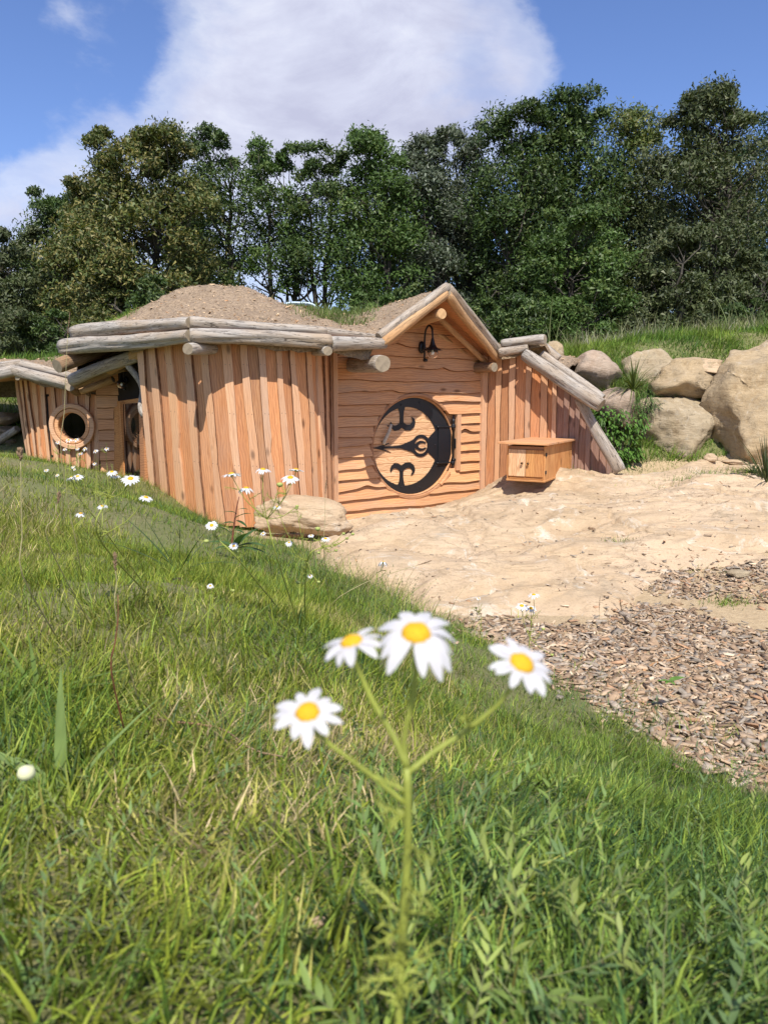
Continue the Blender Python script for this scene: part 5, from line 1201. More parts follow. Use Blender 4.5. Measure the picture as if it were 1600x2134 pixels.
def tree(label, name, cx, top, hw, Y, pal, seed, nl=44, per=430, size=.155, low=.16, trunks=1, round_=.5, lr=(.7, 1.25), group='row of trees behind the cabin', bare=0.0, cat='tree', lean=0):
    nl = int(nl * 1.55); per = int(per * 1.12); hw = hw * 1.06; rr = np.random.default_rng(seed); base_ = P(cx, 700, Y); gz = hz1(base_.x, Y); H = P(cx, top, Y).z - gz; hwm = hw * Y / FPX
    t = thing(name, label, cat, (base_.x, Y, gz), group); segs = []; C = []; R = []
    for k in range(nl):
        f = low + (1 - low) * min(((k + rr.random()) / nl) ** .82, .985); env = (1 - f ** (3.2 + round_ * 4)) ** .6 * (.72 + .28 * min(1, (f - low) / .25 + .2)) * 1.02
        ang = rr.uniform(0, 2 * np.pi); rad = rr.uniform(lr[0], lr[1]) * 1.22 * (H / 13) * (.7 if f > .88 else 1)
        rx = np.sqrt(rr.uniform(.08, 1)) * env * hwm; 
        if f > .86: rx = rr.uniform(.1, .72) * hwm; rad *= rr.uniform(.6, .95)
        C.append([math.cos(ang) * rx, math.sin(ang) * rx * .8, gz + f * H - rad * .75]); R.append(rad)
    C = np.array(C); R = np.array(R); C[:, 0] += base_.x + lean * (C[:, 2] - gz); C[:, 1] += Y
    if bare: keep_ = rr.random(nl) > bare * (C[:, 2] < gz + H * .45)
    else: keep_ = np.ones(nl, bool)
    tr = H * .021
    for s in range(trunks):
        ox = (s - (trunks - 1) / 2) * .6 + rr.normal(0, .1); pts = []; x, y = base_.x + ox, Y + rr.normal(0, .2) * (trunks > 1)
        for k in range(9):
            f = k / 8; pts.append((x, y, gz - .1 + f * H * .80)); x += rr.normal(0, .16) + lean * H * .1; y += rr.normal(0, .14)
        rs = [tr / math.sqrt(trunks) * (1 - .9 * k / 8) + .02 for k in range(9)]
        for k in range(8): segs.append((pts[k], pts[k + 1], rs[k], rs[k + 1]))
        for i in range(nl):
            if i % trunks != s: continue
            h = C[i, 2] - (.8 + 1.3 * rr.random()) * H * .09; f = min(max((h - gz) / (H * .80), .08), .95) * 8; k = int(f); fr_ = f - k; a = np.array(pts[k]) * (1 - fr_) + np.array(pts[min(k + 1, 8)]) * fr_; b_ = C[i]
            r0 = max(.025, rs[k] * .45); mid_ = a * .5 + b_ * .5 + rr.normal(0, .22, 3) + np.array([0, 0, -.15])
            segs.append((a, mid_, r0, r0 * .7)); segs.append((mid_, b_, r0 * .7, r0 * .35))
            for q_ in range(4):
                e = b_ + np.clip(rr.normal(size=3), -1, 1) * R[i] * .42; segs.append((b_, e, r0 * .3, .012))
    V, F = tubes_fast(segs); add('trunk', mesh('trunk', V, F, [M_BARK], smooth=True), t)
    V, F, Cc = leaves(C[keep_], R[keep_], per, size, pal, seed + 1); add('crown', mesh('crown', V, F, [M_LEAF], col=Cc), t); return t
tree('dark green tree at the far left edge of the row', 'oak_tree', 25, 462, 95, 33, OLV, 1, nl=40, low=.04, bare=0)
tree('dark tree between the left edge and the yellow chestnut', 'oak_tree', 128, 385, 75, 36, DKG, 2, nl=38, low=.05)
tree('broad chestnut tree full of yellow-brown catkins', 'chestnut_tree', 318, 258, 135, 31, CHE, 3, nl=74, per=560, size=.155, low=.04, lr=(.7, 1.15), round_=.7)
tree('shoulder of yellowish chestnut on the left of the tall chestnut', 'chestnut_tree', 196, 362, 70, 32.5, CHE, 33, nl=36, per=480, size=.17, low=.04)
tree('slender open-crowned dark tree right of the chestnut', 'oak_tree', 462, 253, 68, 35, DKG, 4, nl=36, per=330, low=.12, bare=.3, lr=(.5, 1.0))
tree('thin light green tree, second to the right of the chestnut', 'oak_tree', 588, 284, 82, 35, BRG, 5, nl=34, per=310, low=.26, bare=.75, trunks=2, lr=(.5, 1.0))
tree('thin green tree above the plastic hoop with sky between its stems', 'oak_tree', 682, 286, 70, 34, DKG, 6, nl=34, per=310, low=.26, bare=.75, trunks=2, lr=(.5, 1.0))
tree('bright green-topped tree left of the gable', 'oak_tree', 790, 252, 75, 33, BRG, 7, nl=48, per=400, low=.08, trunks=2)
tree('grey-green tree right above the gable peak', 'willow_tree', 895, 262, 72, 34, GRY, 8, nl=46, per=380, low=.12, bare=.3, trunks=2, lr=(.55, 1.0))
tree('grey-leaved twiggy tree behind the gable, right one', 'willow_tree', 975, 252, 55, 35.5, GRY, 9, nl=36, per=330, low=.15, bare=.3, lr=(.5, .95))
tree('tall leafy tree right of the gable', 'oak_tree', 1068, 208, 75, 33, DKG, 10, nl=52, per=400, low=.08)
tree('very tall oak with a dense rounded top', 'oak_tree', 1178, 184, 88, 33.5, DKG, 11, nl=60, per=410, low=.10)
tree('yellow-green topped tree between the two tallest oaks', 'oak_tree', 1300, 208, 62, 35, YEL, 12, nl=44, per=360, low=.1, bare=.2)
tree('tallest broad tree on the right', 'oak_tree', 1442, 168, 118, 32.5, OLV, 13, nl=78, per=440, low=.1, lr=(.7, 1.2), round_=.7)
tree('dark bluish tree at the right edge of the row', 'oak_tree', 1605, 205, 75, 35, BLU, 14, nl=46, per=400, low=.06)
tree('bright green lower tree in front of the tall oaks', 'oak_tree', 1195, 420, 100, 29, BRG, 15, nl=50, per=420, size=.14, low=.04, round_=.4)
tree('dusty olive lower tree in front on the right', 'oak_tree', 1395, 470, 88, 29.5, OLV, 16, nl=44, per=420, low=.03)
tree('dark lower tree at the right edge', 'oak_tree', 1545, 520, 90, 29, OLV, 17, nl=40, per=400, low=.03)
# farther trees closing the row behind
for k, (cx, top, hw, lb, low_) in enumerate(((60, 520, 90, 'tree behind the row at the far left', .04), (400, 400, 80, 'dark tree directly behind the chestnut', .04), (870, 380, 90, 'dark tree behind the two grey-leaved trees', .1), (1120, 330, 90, 'dark tree filling the gap behind the tall leafy trees', .06),
                                        (1250, 390, 80, 'dark tree behind the yellow-green topped one', .04), (1500, 320, 110, 'dark tree behind the tallest broad tree', .04), (1010, 440, 70, 'small dark tree behind the gable peak', .04))):
    tree(lb, 'oak_tree', cx, top, hw, 40 + k % 3, DKG, 60 + k, nl=34, per=330, size=.2, low=low_, group='second row of trees')
# understorey shrubs
for k, (cx, top, hw, pal, lb) in enumerate(((-10, 600, 70, OLV, 'at the far left edge'), (90, 640, 60, DKG, 'below the dark left trees'), (230, 600, 60, CHE, 'at the foot of the chestnut, left side'), (330, 570, 70, DKG, 'under the chestnut'),
                                       (440, 600, 50, DKG, 'right of the chestnut foot'), (540, 655, 36, DKG, 'behind the tower mound'), (690, 642, 40, DKG, 'behind the roof saddle'), (770, 600, 55, BRG, 'bright green, behind the gable mound'), (860, 585, 50, DKG, 'behind the gable slope'),
                                       (1000, 620, 60, DKG, 'right of the gable peak'), (1090, 600, 60, DKG, 'above the short roof logs'), (1180, 610, 60, BRG, 'bright green, above the pinkish boulder'), (1270, 640, 60, DKG, 'above the brown cracked boulder'),
                                       (1350, 640, 60, OLV, 'left of the huge boulder'), (1440, 640, 60, OLV, 'straight above the pale wedge rock'), (1530, 620, 60, DKG, 'above the huge boulder'), (1620, 620, 60, DKG, 'at the right edge'))):
    tree('low shrub in the shade ' + lb, 'shrub', cx, top, hw, 27.5 + (k * 7 % 5) * .5, pal, 90 + k, nl=22, per=330, size=.13, low=.03, round_=.2, group='undergrowth below the trees', cat='shrub', lr=(.9, 1.5))
# ------------------------------------------------------------------ daisies
def daisy_head(parent, c, nrm, R, npet, seed, full=True, droop=.25, irregular=.12, name='flower_head'):
    rr = random.Random(seed); nrm = Vector(nrm).normalized(); a = nrm.orthogonal(); M = frame(c, a, nrm)
    h = add(name, None, parent, M)
    dr = R * .33
    v, f, _ = latheg([(dr * .6, -dr * .25), (dr * .98, -dr * .02), (dr * 1.0, dr * .12), (dr * .85, dr * .38), (dr * .5, dr * .58), (.00001, dr * .66)], 20 if full else 10)
    v = v * (1 + .05 * np.random.default_rng(seed).standard_normal((len(v), 1)))
    add('flower_centre', mesh('flower_centre', v, f, [M_DISC], smooth=True), h, M)
    v, f, _ = latheg([(.00001, -dr * .55), (dr * .35, -dr * .45), (dr * .85, -dr * .18), (dr * .98, -dr * .03)], 10); add('calyx', mesh('calyx', v, f, [M_STEM], smooth=True), h, M)
    allV = []; allF = []; n0 = 0
    for k in range(npet):
        th = 2 * math.pi * (k + rr.uniform(-.3, .3)) / npet; Lp = (R - dr * .8) * rr.uniform(1 - irregular * 2, 1.05); W = R * rr.uniform(.11, .165) * (1.0 if npet > 13 or not full else 1.12); dp_ = droop * rr.uniform(.4, 1.6); tw_ = rr.uniform(-.3, .3)
        V = []; ns_ = 6 if full else 3; cols = (-1, -.4, .4, 1) if full else (-1, 1)
        for i in range(ns_ + 1):
            t = i / ns_; w_ = W * (math.sin(math.pi * min(.13 + t * .80, 1)) ** .55) * (1 if t < .97 else .55); rr_ = dr * .8 + Lp * t; z = -dp_ * R * t * t * .9 + .02 * R
            for cc in cols:
                x, y = rr_ * math.cos(.10 * tw_ * t), w_ * cc + tw_ * .2 * t * R * .3; zz_ = z + abs(cc) * w_ * .22 - .05 * W * math.cos(cc * 9) + cc * tw_ * w_ * .6
                if i == ns_ and abs(cc) < .9: x += Lp * .03
                V.append((x * math.cos(th) - y * math.sin(th), x * math.sin(th) + y * math.cos(th), zz_))
        nc = len(cols); F = [(i * nc + j, i * nc + j + 1, (i + 1) * nc + j + 1, (i + 1) * nc + j) for i in range(ns_) for j in range(nc - 1)]
        col_ = np.full((len(V), 3), .62); 
        if full: add('petal', mesh('petal', V, F, [M_PETAL], smooth=True, col=col_ * np.array([1, .97, .99])), h, M)
        else: allV += V; allF += [tuple(i + n0 for i in q) for q in F]; n0 += len(V)
    if not full: o = add('petals', mesh('petals', allV, allF, [M_PETAL], smooth=True, col=np.full((len(allV), 3), .72)), h, M)
    return h
def stem_obj(parent, paths, mat=M_STEM, n=7, name='stem'):
    v, f, mi = bake([tubeg(bez(p, 14), list(np.linspace(r0, r1, len(bez(p, 14)))), n) for p, r0, r1 in paths]); return add(name, mesh(name, v, f, [mat], smooth=True), parent)
def feathery(parent, spots, size, seed, mat=None, name='foliage', thick=1.0):
    """small thread-like divided leaves"""
    rr = np.random.default_rng(seed); parts = []
    for p in spots:
        d = Vector(rr.normal(size=3)); d.z = abs(d.z) * .6 + .3; d.normalize(); e = Vector(p) + d * size * rr.uniform(.6, 1.2); parts.append(tubeg([p, e], [size * .03 * thick, size * .012 * thick], 3, cap=False))
        for k in range(7):
            q = Vector(p).lerp(e, (k + 1) / 8); o = Vector(rr.normal(size=3)).normalized(); o = (o - d * o.dot(d)).normalized() * .7 + d * .7; parts.append(tubeg([q, q + o * size * .28], [size * .022 * thick, size * .008 * thick], 3, cap=False))
    v, f, mi = bake(parts); o = add(name, mesh(name, v, f, [mat or M_STEM], smooth=True), parent); return o
# the out-of-focus daisy plant close to the camera
Yf = .335
fg = thing('daisy_plant', 'nearest daisy plant, blurred, with four large flower heads', 'daisy', (P(835, 1900, Yf).x, Yf, hz1(P(835, 1900, Yf).x, Yf)), 'daisies in the lawn')
def ft(px, py, dy=0.0): return P(px, py, Yf + dy)
daisy_head(fg, ft(867, 1322), (.02, -.40, .92), 98 * Yf / FPX * 1.02, 13, 1, droop=.42, irregular=.14)
daisy_head(fg, ft(733, 1340, .012), (-.25, -.10, .96), 80 * Yf / FPX, 11, 2, droop=.22, irregular=.16)
daisy_head(fg, ft(1085, 1384, .004), (.32, -.40, .86), 88 * Yf / FPX, 12, 12, droop=.10, irregular=.16)
daisy_head(fg, ft(641, 1487, -.006), (-.06, -.42, .90), 82 * Yf / FPX, 11, 4, droop=.15, irregular=.18)
J = ft(848, 1600, .006); gnd = P(830, 2134, Yf + .01); g0 = Vector((gnd.x, gnd.y, hz1(gnd.x, gnd.y) - .01))
r_ = .0009
stem_obj(fg, [([g0, gnd, ft(842, 1900, .008), ft(850, 1740, .006), J], .0025, .0019), ([J, ft(842, 1540, .008), ft(862, 1440, .006), ft(866, 1340, .003)], .0016, .0010), ([J, ft(820, 1535, .01), ft(775, 1460, .014), ft(742, 1380, .014), ft(735, 1352, .013)], .0017, .0010),
              ([ft(850, 1612, .006), ft(900, 1570, .01), ft(975, 1520, .012), ft(1045, 1460, .01), ft(1083, 1396, .006)], .0015, .0009), ([ft(850, 1680, .006), ft(790, 1630, .004), ft(725, 1580, 0), ft(660, 1530, -.004), ft(645, 1498, -.005)], .0013, .0008)])
feathery(fg, [ft(840, 1700, .006), ft(850, 1760, .006), ft(838, 1900, .008), ft(836, 2000, .008), ft(832, 2040, .008), ft(846, 1650, .006), ft(826, 1990, .01), ft(836, 1950, .008), ft(834, 2070, .009), ft(842, 1840, .008), ft(850, 1700, .006), ft(980, 1518, .012)] + [ft(830 + (k * 7) % 14, 1900 + k * 20, .009) for k in range(11)], .024, 5, thick=1.5)
# daisy plants farther down the slope
def plant(label, base_px, Y, J_, heads, seed, R=None, stems_mat=M_STEM, buds=(), leafs=8, npet=18, full=False, thick=1.0, base_off=0, group='daisies in the lawn'):
    b_ = P(base_px[0], base_px[1], Y); gz = hz1(b_.x, Y + base_off); bs = Vector((b_.x, Y + base_off, gz - .01)); t = thing('daisy_plant', label, 'daisy', bs, group)
    Jp = [P(x, y, Y) for x, y in J_]; paths = [([bs] + Jp, .0016 * thick, .0011 * thick)]
    for k, h in enumerate(heads):
        px, py, rpx, j = h[:4]; tilt = h[4] if len(h) > 4 else (0, -.3, 1); dY = ((k * 37) % 7 - 3) * .012 * Y * .5; c = P(px, py, Y + dY); jp = Jp[j]
        c2 = c - Vector(tilt).normalized() * rpx * Y / FPX * .2; mid_ = jp.lerp(c2, .55) + Vector((0, 0, -.01)) + Vector((math.copysign(.12, px - J_[j][0]) * (c2 - jp).length * .3, 0, 0)); paths.append(([jp, mid_, c2], .0009 * thick, .0007 * thick))
        daisy_head(t, c, tilt, rpx * Y / FPX, npet, seed + k, full=full, droop=h[5] if len(h) > 5 else .3)
    for k, (px, py, rpx, j) in enumerate(buds):
        c = P(px, py, Y + (k % 3 - 1) * .03); rr_ = rpx * Y / FPX; jp = Jp[j]; mid_ = jp.lerp(c, .5) + Vector((0, 0, -.01)); paths.append(([jp, mid_, c], .0008 * thick, .0006 * thick))
        v, f, _ = latheg([(.0001, -rr_ * .8), (rr_ * .7, -rr_ * .5), (rr_, 0), (rr_ * .8, rr_ * .5), (.0001, rr_ * .7)], 10); add('bud', mesh('bud', v, f, [simple('bud_green', (.34, .38, .10), .7)], smooth=True), t, Matrix.Translation(c))
    stem_obj(t, paths, stems_mat, 6)
    if leafs:
        rr = random.Random(seed); sp_ = []
        for k in range(leafs):
            pth = paths[rr.randrange(len(paths))][0]; a = rr.randrange(len(pth) - 1); sp_.append(pth[a].lerp(pth[a + 1], rr.random() * .8))
        feathery(t, sp_, .03 * (Y / 1.5) ** .6, seed)
    return t
Ym = 1.5
plant('tall daisy plant with five heads against the battened tower', (601, 1285), 1.9, [(578, 1165), (556, 1082)],
      [(483, 989, 23, 1, (-.1, .12, 1), .22), (548, 979, 18, 1, (.1, -.05, 1), .3), (513, 1018, 19, 1, (0, .05, 1), .45), (617, 980, 20, 1, (.1, .2, 1), .12), (605, 996, 20, 1, (.1, -.35, .9), .3)], 20, buds=[(583, 1010, 7, 1), (619, 1055, 4, 1)], leafs=22, npet=18, base_off=.25, thick=1.3)
plant('wide-branching daisy plant with buds right of the tall one', (610, 1285), 2.1, [(640, 1170), (670, 1140)],
      [(577, 1056, 10, 0, (0, -.2, 1)), (602, 1131, 9, 0, (0, -.5, 1)), (646, 1200, 7, 0, (0, -.6, 1)), (678, 1123, 12, 1, (0, -.3, 1)), (648, 1116, 7, 0, (0, -.4, 1))], 30, buds=[(662, 1102, 6, 1), (618, 1059, 4, 0), (716, 1112, 4, 1), (735, 1113, 4, 1), (723, 1122, 4, 1), (698, 1136, 4, 1), (664, 1152, 4, 1), (700, 1147, 4, 1), (621, 1214, 5, 0), (664, 1213, 4, 0)], leafs=18, base_off=.3, thick=1.2)
plant('daisy plant on the slope with three heads near the glazed door', (199, 1200), 1.75, [(206, 1120), (222, 1040)],
      [(272, 998, 20, 1, (.1, -.45, .9), .25), (233, 984, 13, 1, (0, -.3, 1)), (240, 992, 13, 1, (0, -.1, 1)), (213, 1055, 12, 0, (0, -.3, 1)), (304, 1037, 16, 0, (.3, -.2, 1))], 40, leafs=22, base_off=.4, stems_mat=M_STEM, thick=1.4)
plant('daisy with one edge-on head and one open head left of the slope plant', (200, 1140), 1.9, [(185, 1062)],
      [(149, 996, 13, 0, (-.3, .2, 1)), (162, 993, 13, 0, (0, -.4, 1)), (168, 1071, 14, 0, (0, -.1, 1))], 50, leafs=8, base_off=.4, thick=1.2)
plant('daisy head among grass left of the dark leaf rosette', (560, 1262), 2.0, [(500, 1170), (452, 1122)], [(441, 1095, 14, 1, (0, -.65, .8), .1), (487, 1138, 11, 0, (0, -.6, .8), .1)], 60, buds=[(430, 1128, 6, 1), (494, 1150, 5, 0)], leafs=8, base_off=.3, thick=1.3)
plant('small half-open daisy low in the lawn, left of centre', (440, 1245), 2.3, [(440, 1235)], [(438, 1221, 8, 0, (0, -.6, .8))], 62, buds=[(485, 1231, 5, 0)], leafs=3, thick=1.2)
plant('group of three small daisies on the wood chips', (1098, 1345), 3.55, [(1104, 1330), (1108, 1290)], [(1112, 1240, 14, 1, (0, -.1, 1)), (1087, 1263, 15, 0, (0, -.35, .9)), (1106, 1268, 14, 0, (0, -.4, .9))], 70, buds=[(1132, 1311, 4, 0), (1150, 1365, 4, 0)], leafs=10, npet=13, thick=1.6)
plant('lone budding stem at the edge of the bedrock', (1000, 1300), 3.9, [(1003, 1285)], [(997, 1247, 6, 0, (0, -.4, 1))], 72, buds=[(992, 1267, 3, 0)], leafs=5, npet=10, thick=1.2)
plant('drooping shaded daisy in front of the bedrock', (778, 1215), 2.9, [(785, 1195)], [(798, 1172, 12, 0, (.1, .5, .9), .9)], 74, leafs=3, thick=1.2, npet=12)
for k, (px, py, rp, lb) in enumerate(((96, 980, 6, 'lowest and leftmost of the small white daisies before the left wing'), (119, 990, 5, 'small white daisy low in the grass, second from the left before the left wing'), (143, 917, 8, 'small white daisy against the dark pane of the round window, left one of the pair'),
        (158, 916, 7, 'small white daisy against the dark pane of the round window, right one of the pair'), (120, 922, 5, 'small white daisy over the left rim of the round window'), (135, 936, 5, 'small white daisy touching the lower left rim of the round window'), (161, 935, 5, 'small white daisy under the middle of the round window'),
        (168, 945, 5, 'tiny daisy just below the rim of the round window'), (177, 935, 6, 'small white daisy at the lower right rim of the round window'), (199, 940, 6, 'small white daisy between the round window and the short boards'), (222, 935, 6, 'highest small white daisy in front of the short live-edge boards'),
        (197, 966, 5, 'small daisy in front of the lower short boards'), (152, 973, 5, 'small daisy well below the round window'), (155, 978, 4, 'tiny daisy lowest below the round window, nearest the blurred pair'),
        (602, 1135, 7, 'small daisy on bare soil by the long low boulder, nearer the lawn'), (548, 1112, 7, 'small daisy on bare soil by the long low boulder, nearer the tower'))):
    Y = (5.2 if px < 300 else 6.0) + .07 * (k % 5)
    plant(lb, (px + 2, py + (60 if px < 300 else 12)), Y, [(px + 1, min(py + 30, 1000) if px < 300 else py + 8)], [(px, py, rp, 0, (.1 * (k % 3 - 1), -.6, .8))], 80 + k, leafs=3, npet=9, thick=1.6, group='small distant daisies')
bt = thing('flower_bud', 'round pale blurred bud at the lower left edge', 'flower bud', hit(60, 1700)); cc = P(55, 1612, .62)
v, f, _ = latheg([(.0001, -.007), (.006, -.004), (.0078, 0), (.006, .005), (.0001, .007)], 14); add('bud', mesh('bud', v, f, [simple('pale_bud', (.62, .62, .36), .7)], smooth=True), bt, Matrix.Translation(cc))
stem_obj(bt, [([hit(60, 1700), P(56, 1660, .64), cc], .001, .0008)])
# ------------------------------------------------------------------ straws and seed heads
def straw(label, pts, Y, r0, head=None, mat=None, cat='grass stalk', name='grass_stalk', dy=0, hr=.003, group='tall grass stalks'):
    pp = [P(x, y, Y) for x, y in pts]; b_ = pp[0]; gz = hz1(b_.x, b_.y + dy); t = thing(name, label, cat, (b_.x, b_.y + dy, gz), group)
    stem_obj(t, [([Vector((b_.x, b_.y + dy, gz))] + pp if pp[0].z > gz + .01 else pp, r0, r0 * .5)], mat or M_STRAW, 5)
    if head:
        a, e = pp[-1], P(head[0], head[1], Y); rr = np.random.default_rng(len(label)); parts = []
        n = 46
        for k in range(n):
            f = k / n; c = a.lerp(e, f); wv = math.sin(math.pi * min(.08 + f * .92, 1)) ** .7 * hr; d = Vector(rr.normal(size=3)).normalized(); u = (e - a).normalized(); tip = c + (d * .8 + u * 1.4).normalized() * wv * 2.2
            parts.append(tubeg([c, c.lerp(tip, .5), tip], [hr * .15, hr * .4, hr * .08], 4))
        v, f, mi = bake(parts); add('seed_head', mesh('seed_head', v, f, [M_SEED], smooth=True), t)
M_STRAW = simple('straw', (.42, .36, .17), .6, 0, 90, .25); M_SEED = simple('seed_head', (.28, .18, .10), .8, 0, 200, .4)
straw('very tall pale straw crossing the round window', [(128, 960), (134, 860), (138, 760), (141, 700)], 2.2, .0012, (146, 648), hr=.0022, dy=.1)
straw('upright pale stalk with brown seed heads near the left edge', [(47, 1200), (46, 1120), (44, 1040), (43, 960)], 1.5, .0016, (41, 935), hr=.006, dy=.15)
straw('short stalk with a brown round seed head left of the slope daisies', [(100, 1130), (112, 1080), (120, 1050)], 1.6, .0012, (124, 1025), hr=.004, dy=.2)
straw('stalk with a pink-brown seed head in the left lawn', [(243, 1290), (243, 1215), (241, 1190)], 1.2, .0013, (239, 1150), hr=.0035, dy=.1)
straw('thin stalk before the long low boulder', [(675, 1150), (677, 1080), (678, 1030)], 3.4, .0016, (680, 1000), hr=.004, dy=.3)
straw('bent dark sprig reaching over the bedrock', [(690, 1260), (760, 1215), (830, 1190), (870, 1178)], 2.6, .0016, (900, 1168), hr=.003, dy=.25)
straw('brown dry stalk at the upper edge of the wood chips', [(1297, 1300), (1295, 1275)], 5.1, .0025, (1291, 1246), hr=.006)
straw('pale dry stalk left of the brown one', [(1250, 1310), (1248, 1275)], 4.9, .0016, (1250, 1242), hr=.004)
straw('red-stemmed stalk in the left lawn', [(232, 1400), (240, 1340), (246, 1290), (246, 1240)], 1.1, .0015, None, M_REDSTEM, dy=.05)
# ------------------------------------------------------------------ strap leaves, bushes and rosettes
def blade_leaf(p0, d, Ln, W, bend, n=7, fold=.25, prof=None):
    d = Vector(d).normalized(); side = d.cross(Vector((0, 0, 1))); side = side.normalized() if side.length > .01 else Vector((1, 0, 0)); V = []; p = Vector(p0); cur = d.copy()
    for i in range(n + 1):
        t = i / n; w_ = W * (prof(t) if prof else (1 - t ** 2.2) * (.7 + .3 * min(t * 4, 1))); up = side.cross(cur).normalized()
        V += [tuple(p - side * w_ + up * fold * w_), tuple(p), tuple(p + side * w_ + up * fold * w_)]
        cur = (cur + Vector((0, 0, -bend / n))).normalized(); p = p + cur * Ln / n
    F = []
    for i in range(n):
        for j in range(2): F.append((i * 3 + j, i * 3 + j + 1, (i + 1) * 3 + j + 1, (i + 1) * 3 + j))
    return np.array(V), F, 0
def leafcol(pts, F, c, seed): 
    rr = np.random.default_rng(seed); return np.tile(np.array(c), (len(pts), 1)) * (1 + .12 * rr.standard_normal((len(pts), 1)))
def tuft(label, px, py, Y, leavesdef, col, name='leaf_tuft', cat='plant', zf=hz, joined=False, group=None, zoff=0):
    b_ = P(px, py, Y); z = float(zf([b_.x], [Y])[0]) + zoff; o = Vector((b_.x, Y, z)); t = thing(name, label, cat, o, group); acc_ = []
    for k, (dx, dy, dz, Ln, W, bend) in enumerate(leavesdef):
        v, f, m_ = blade_leaf(o + Vector((dx, dy, 0)) * .02, (dx, dy, dz), Ln, W, bend)
        if joined: acc_.append((v, f, m_))
        else: add('leaf', mesh('leaf', v, f, [M_BLADE], smooth=True, col=leafcol(v, f, col, k)), t)
    if joined:
        v, f, m_ = bake(acc_); add('leaves', mesh('leaves', v, f, [M_BLADE], smooth=True, col=leafcol(v, f, col, 3)), t, kind='stuff')
    return t
rr = random.Random(3)
def fan(n, L0, L1, W, spread=1.0, dz=(.5, 1.2), bend=(.4, 1.4)): return [(rr.gauss(0, spread), rr.gauss(0, spread), rr.uniform(*dz), rr.uniform(L0, L1), W * rr.uniform(.7, 1.2), rr.uniform(*bend)) for _ in range(n)]
tuft('dark green tuft of long strap leaves on the slope', 370, 1125, 3.3, [(-1, -.1, .75, .42, .007, .5), (-.8, .2, 1.1, .4, .006, .5), (-1, -.3, .4, .36, .008, .7), (-.6, 0, 1.3, .33, .006, .3), (.1, 0, 1.6, .30, .006, .1), (.5, -.2, 1.0, .26, .007, .5), (.9, 0, .5, .3, .007, .8), (-.7, -.5, .45, .3, .007, .8), (.3, -.5, .6, .22, .007, .8), (.6, .2, .9, .28, .006, .4), (-.9, -.2, .2, .36, .005, .4), (-.3, -.4, .7, .2, .007, .8)], (.055, .095, .035))
tuft('broad pale green leaf tuft at the lower left edge', 130, 1690, .92, [(.02, .15, 1.5, .16, .0095, .1), (.75, .5, .9, .15, .005, .25), (-.9, .1, .75, .13, .010, .45), (-.7, .3, 1.1, .10, .003, 1.6), (.9, .3, .35, .12, .003, .5), (-.3, -.3, .6, .07, .004, .9), (.3, -.2, .5, .07, .004, .9)], (.21, .29, .09), zoff=.002)
tuft('light green wide leaves sticking out in the left lawn', 70, 1290, 1.35, [(1, .2, .42, .16, .006, .3), (1, .1, .25, .13, .008, .25), (-.5, .1, 1.0, .13, .006, .4), (-.9, .2, .8, .12, .006, .6), (.9, -.2, .1, .12, .004, .3), (-.2, .2, 1.3, .12, .005, .3)], (.17, .24, .06))
tuft('light green leaf pair left of the red-stemmed stalk', 165, 1345, 1.3, [(1, .05, .35, .10, .006, .2), (1, -.2, .1, .09, .004, .4), (-.8, .2, .7, .08, .005, .5)], (.18, .25, .06))
tuft('single tall blade standing in the middle of the left lawn', 398, 1265, 2.0, [(-.12, 0, 1.5, .13, .004, .05), (.1, .1, 1.0, .06, .003, .5)], (.28, .30, .11))
tuft('tall narrow leaves beside the bedrock edge', 735, 1185, 3.4, [(.3, 0, 1.5, .30, .006, .15), (-.15, 0, 1.5, .22, .006, .1), (.5, 0, 1.2, .28, .003, .3), (.1, 0, 1.4, .26, .004, .3), (.8, 0, .9, .25, .003, .5), (-.5, 0, 1.2, .18, .004, .5)], (.10, .16, .05))
tuft('dark grass tussock between the pinkish boulder and the brown one', 1318, 830, 10.35, fan(90, .3, .6, .009, .55, (.5, 1.3), (.5, 1.9)), (.10, .13, .035), 'tussock', 'tussock', zf=lambda x, y: np.array([P(1318, 815, 10.35).z]), joined=True)
tuft('spiky dark tuft at the right edge before the huge boulder', 1600, 965, 8.6, fan(60, .4, .75, .010, .5, (.6, 1.2), (.3, 1.2)), (.055, .075, .03), 'tussock', 'tussock', joined=True)
tuft('small green spiky tuft on the slab near the right edge', 1568, 992, 9.0, fan(40, .12, .24, .008, .7, (.3, 1.0), (.4, 1.2)), (.09, .14, .04), 'tussock', 'tussock', joined=True, zf=slabz)
tuft('small weed in the sand between the chip patches', 1520, 1264, 5.9, fan(26, .04, .09, .007, .9, (.1, .6), (.3, 1.0)), (.11, .15, .06), 'weed', 'plant', joined=True)
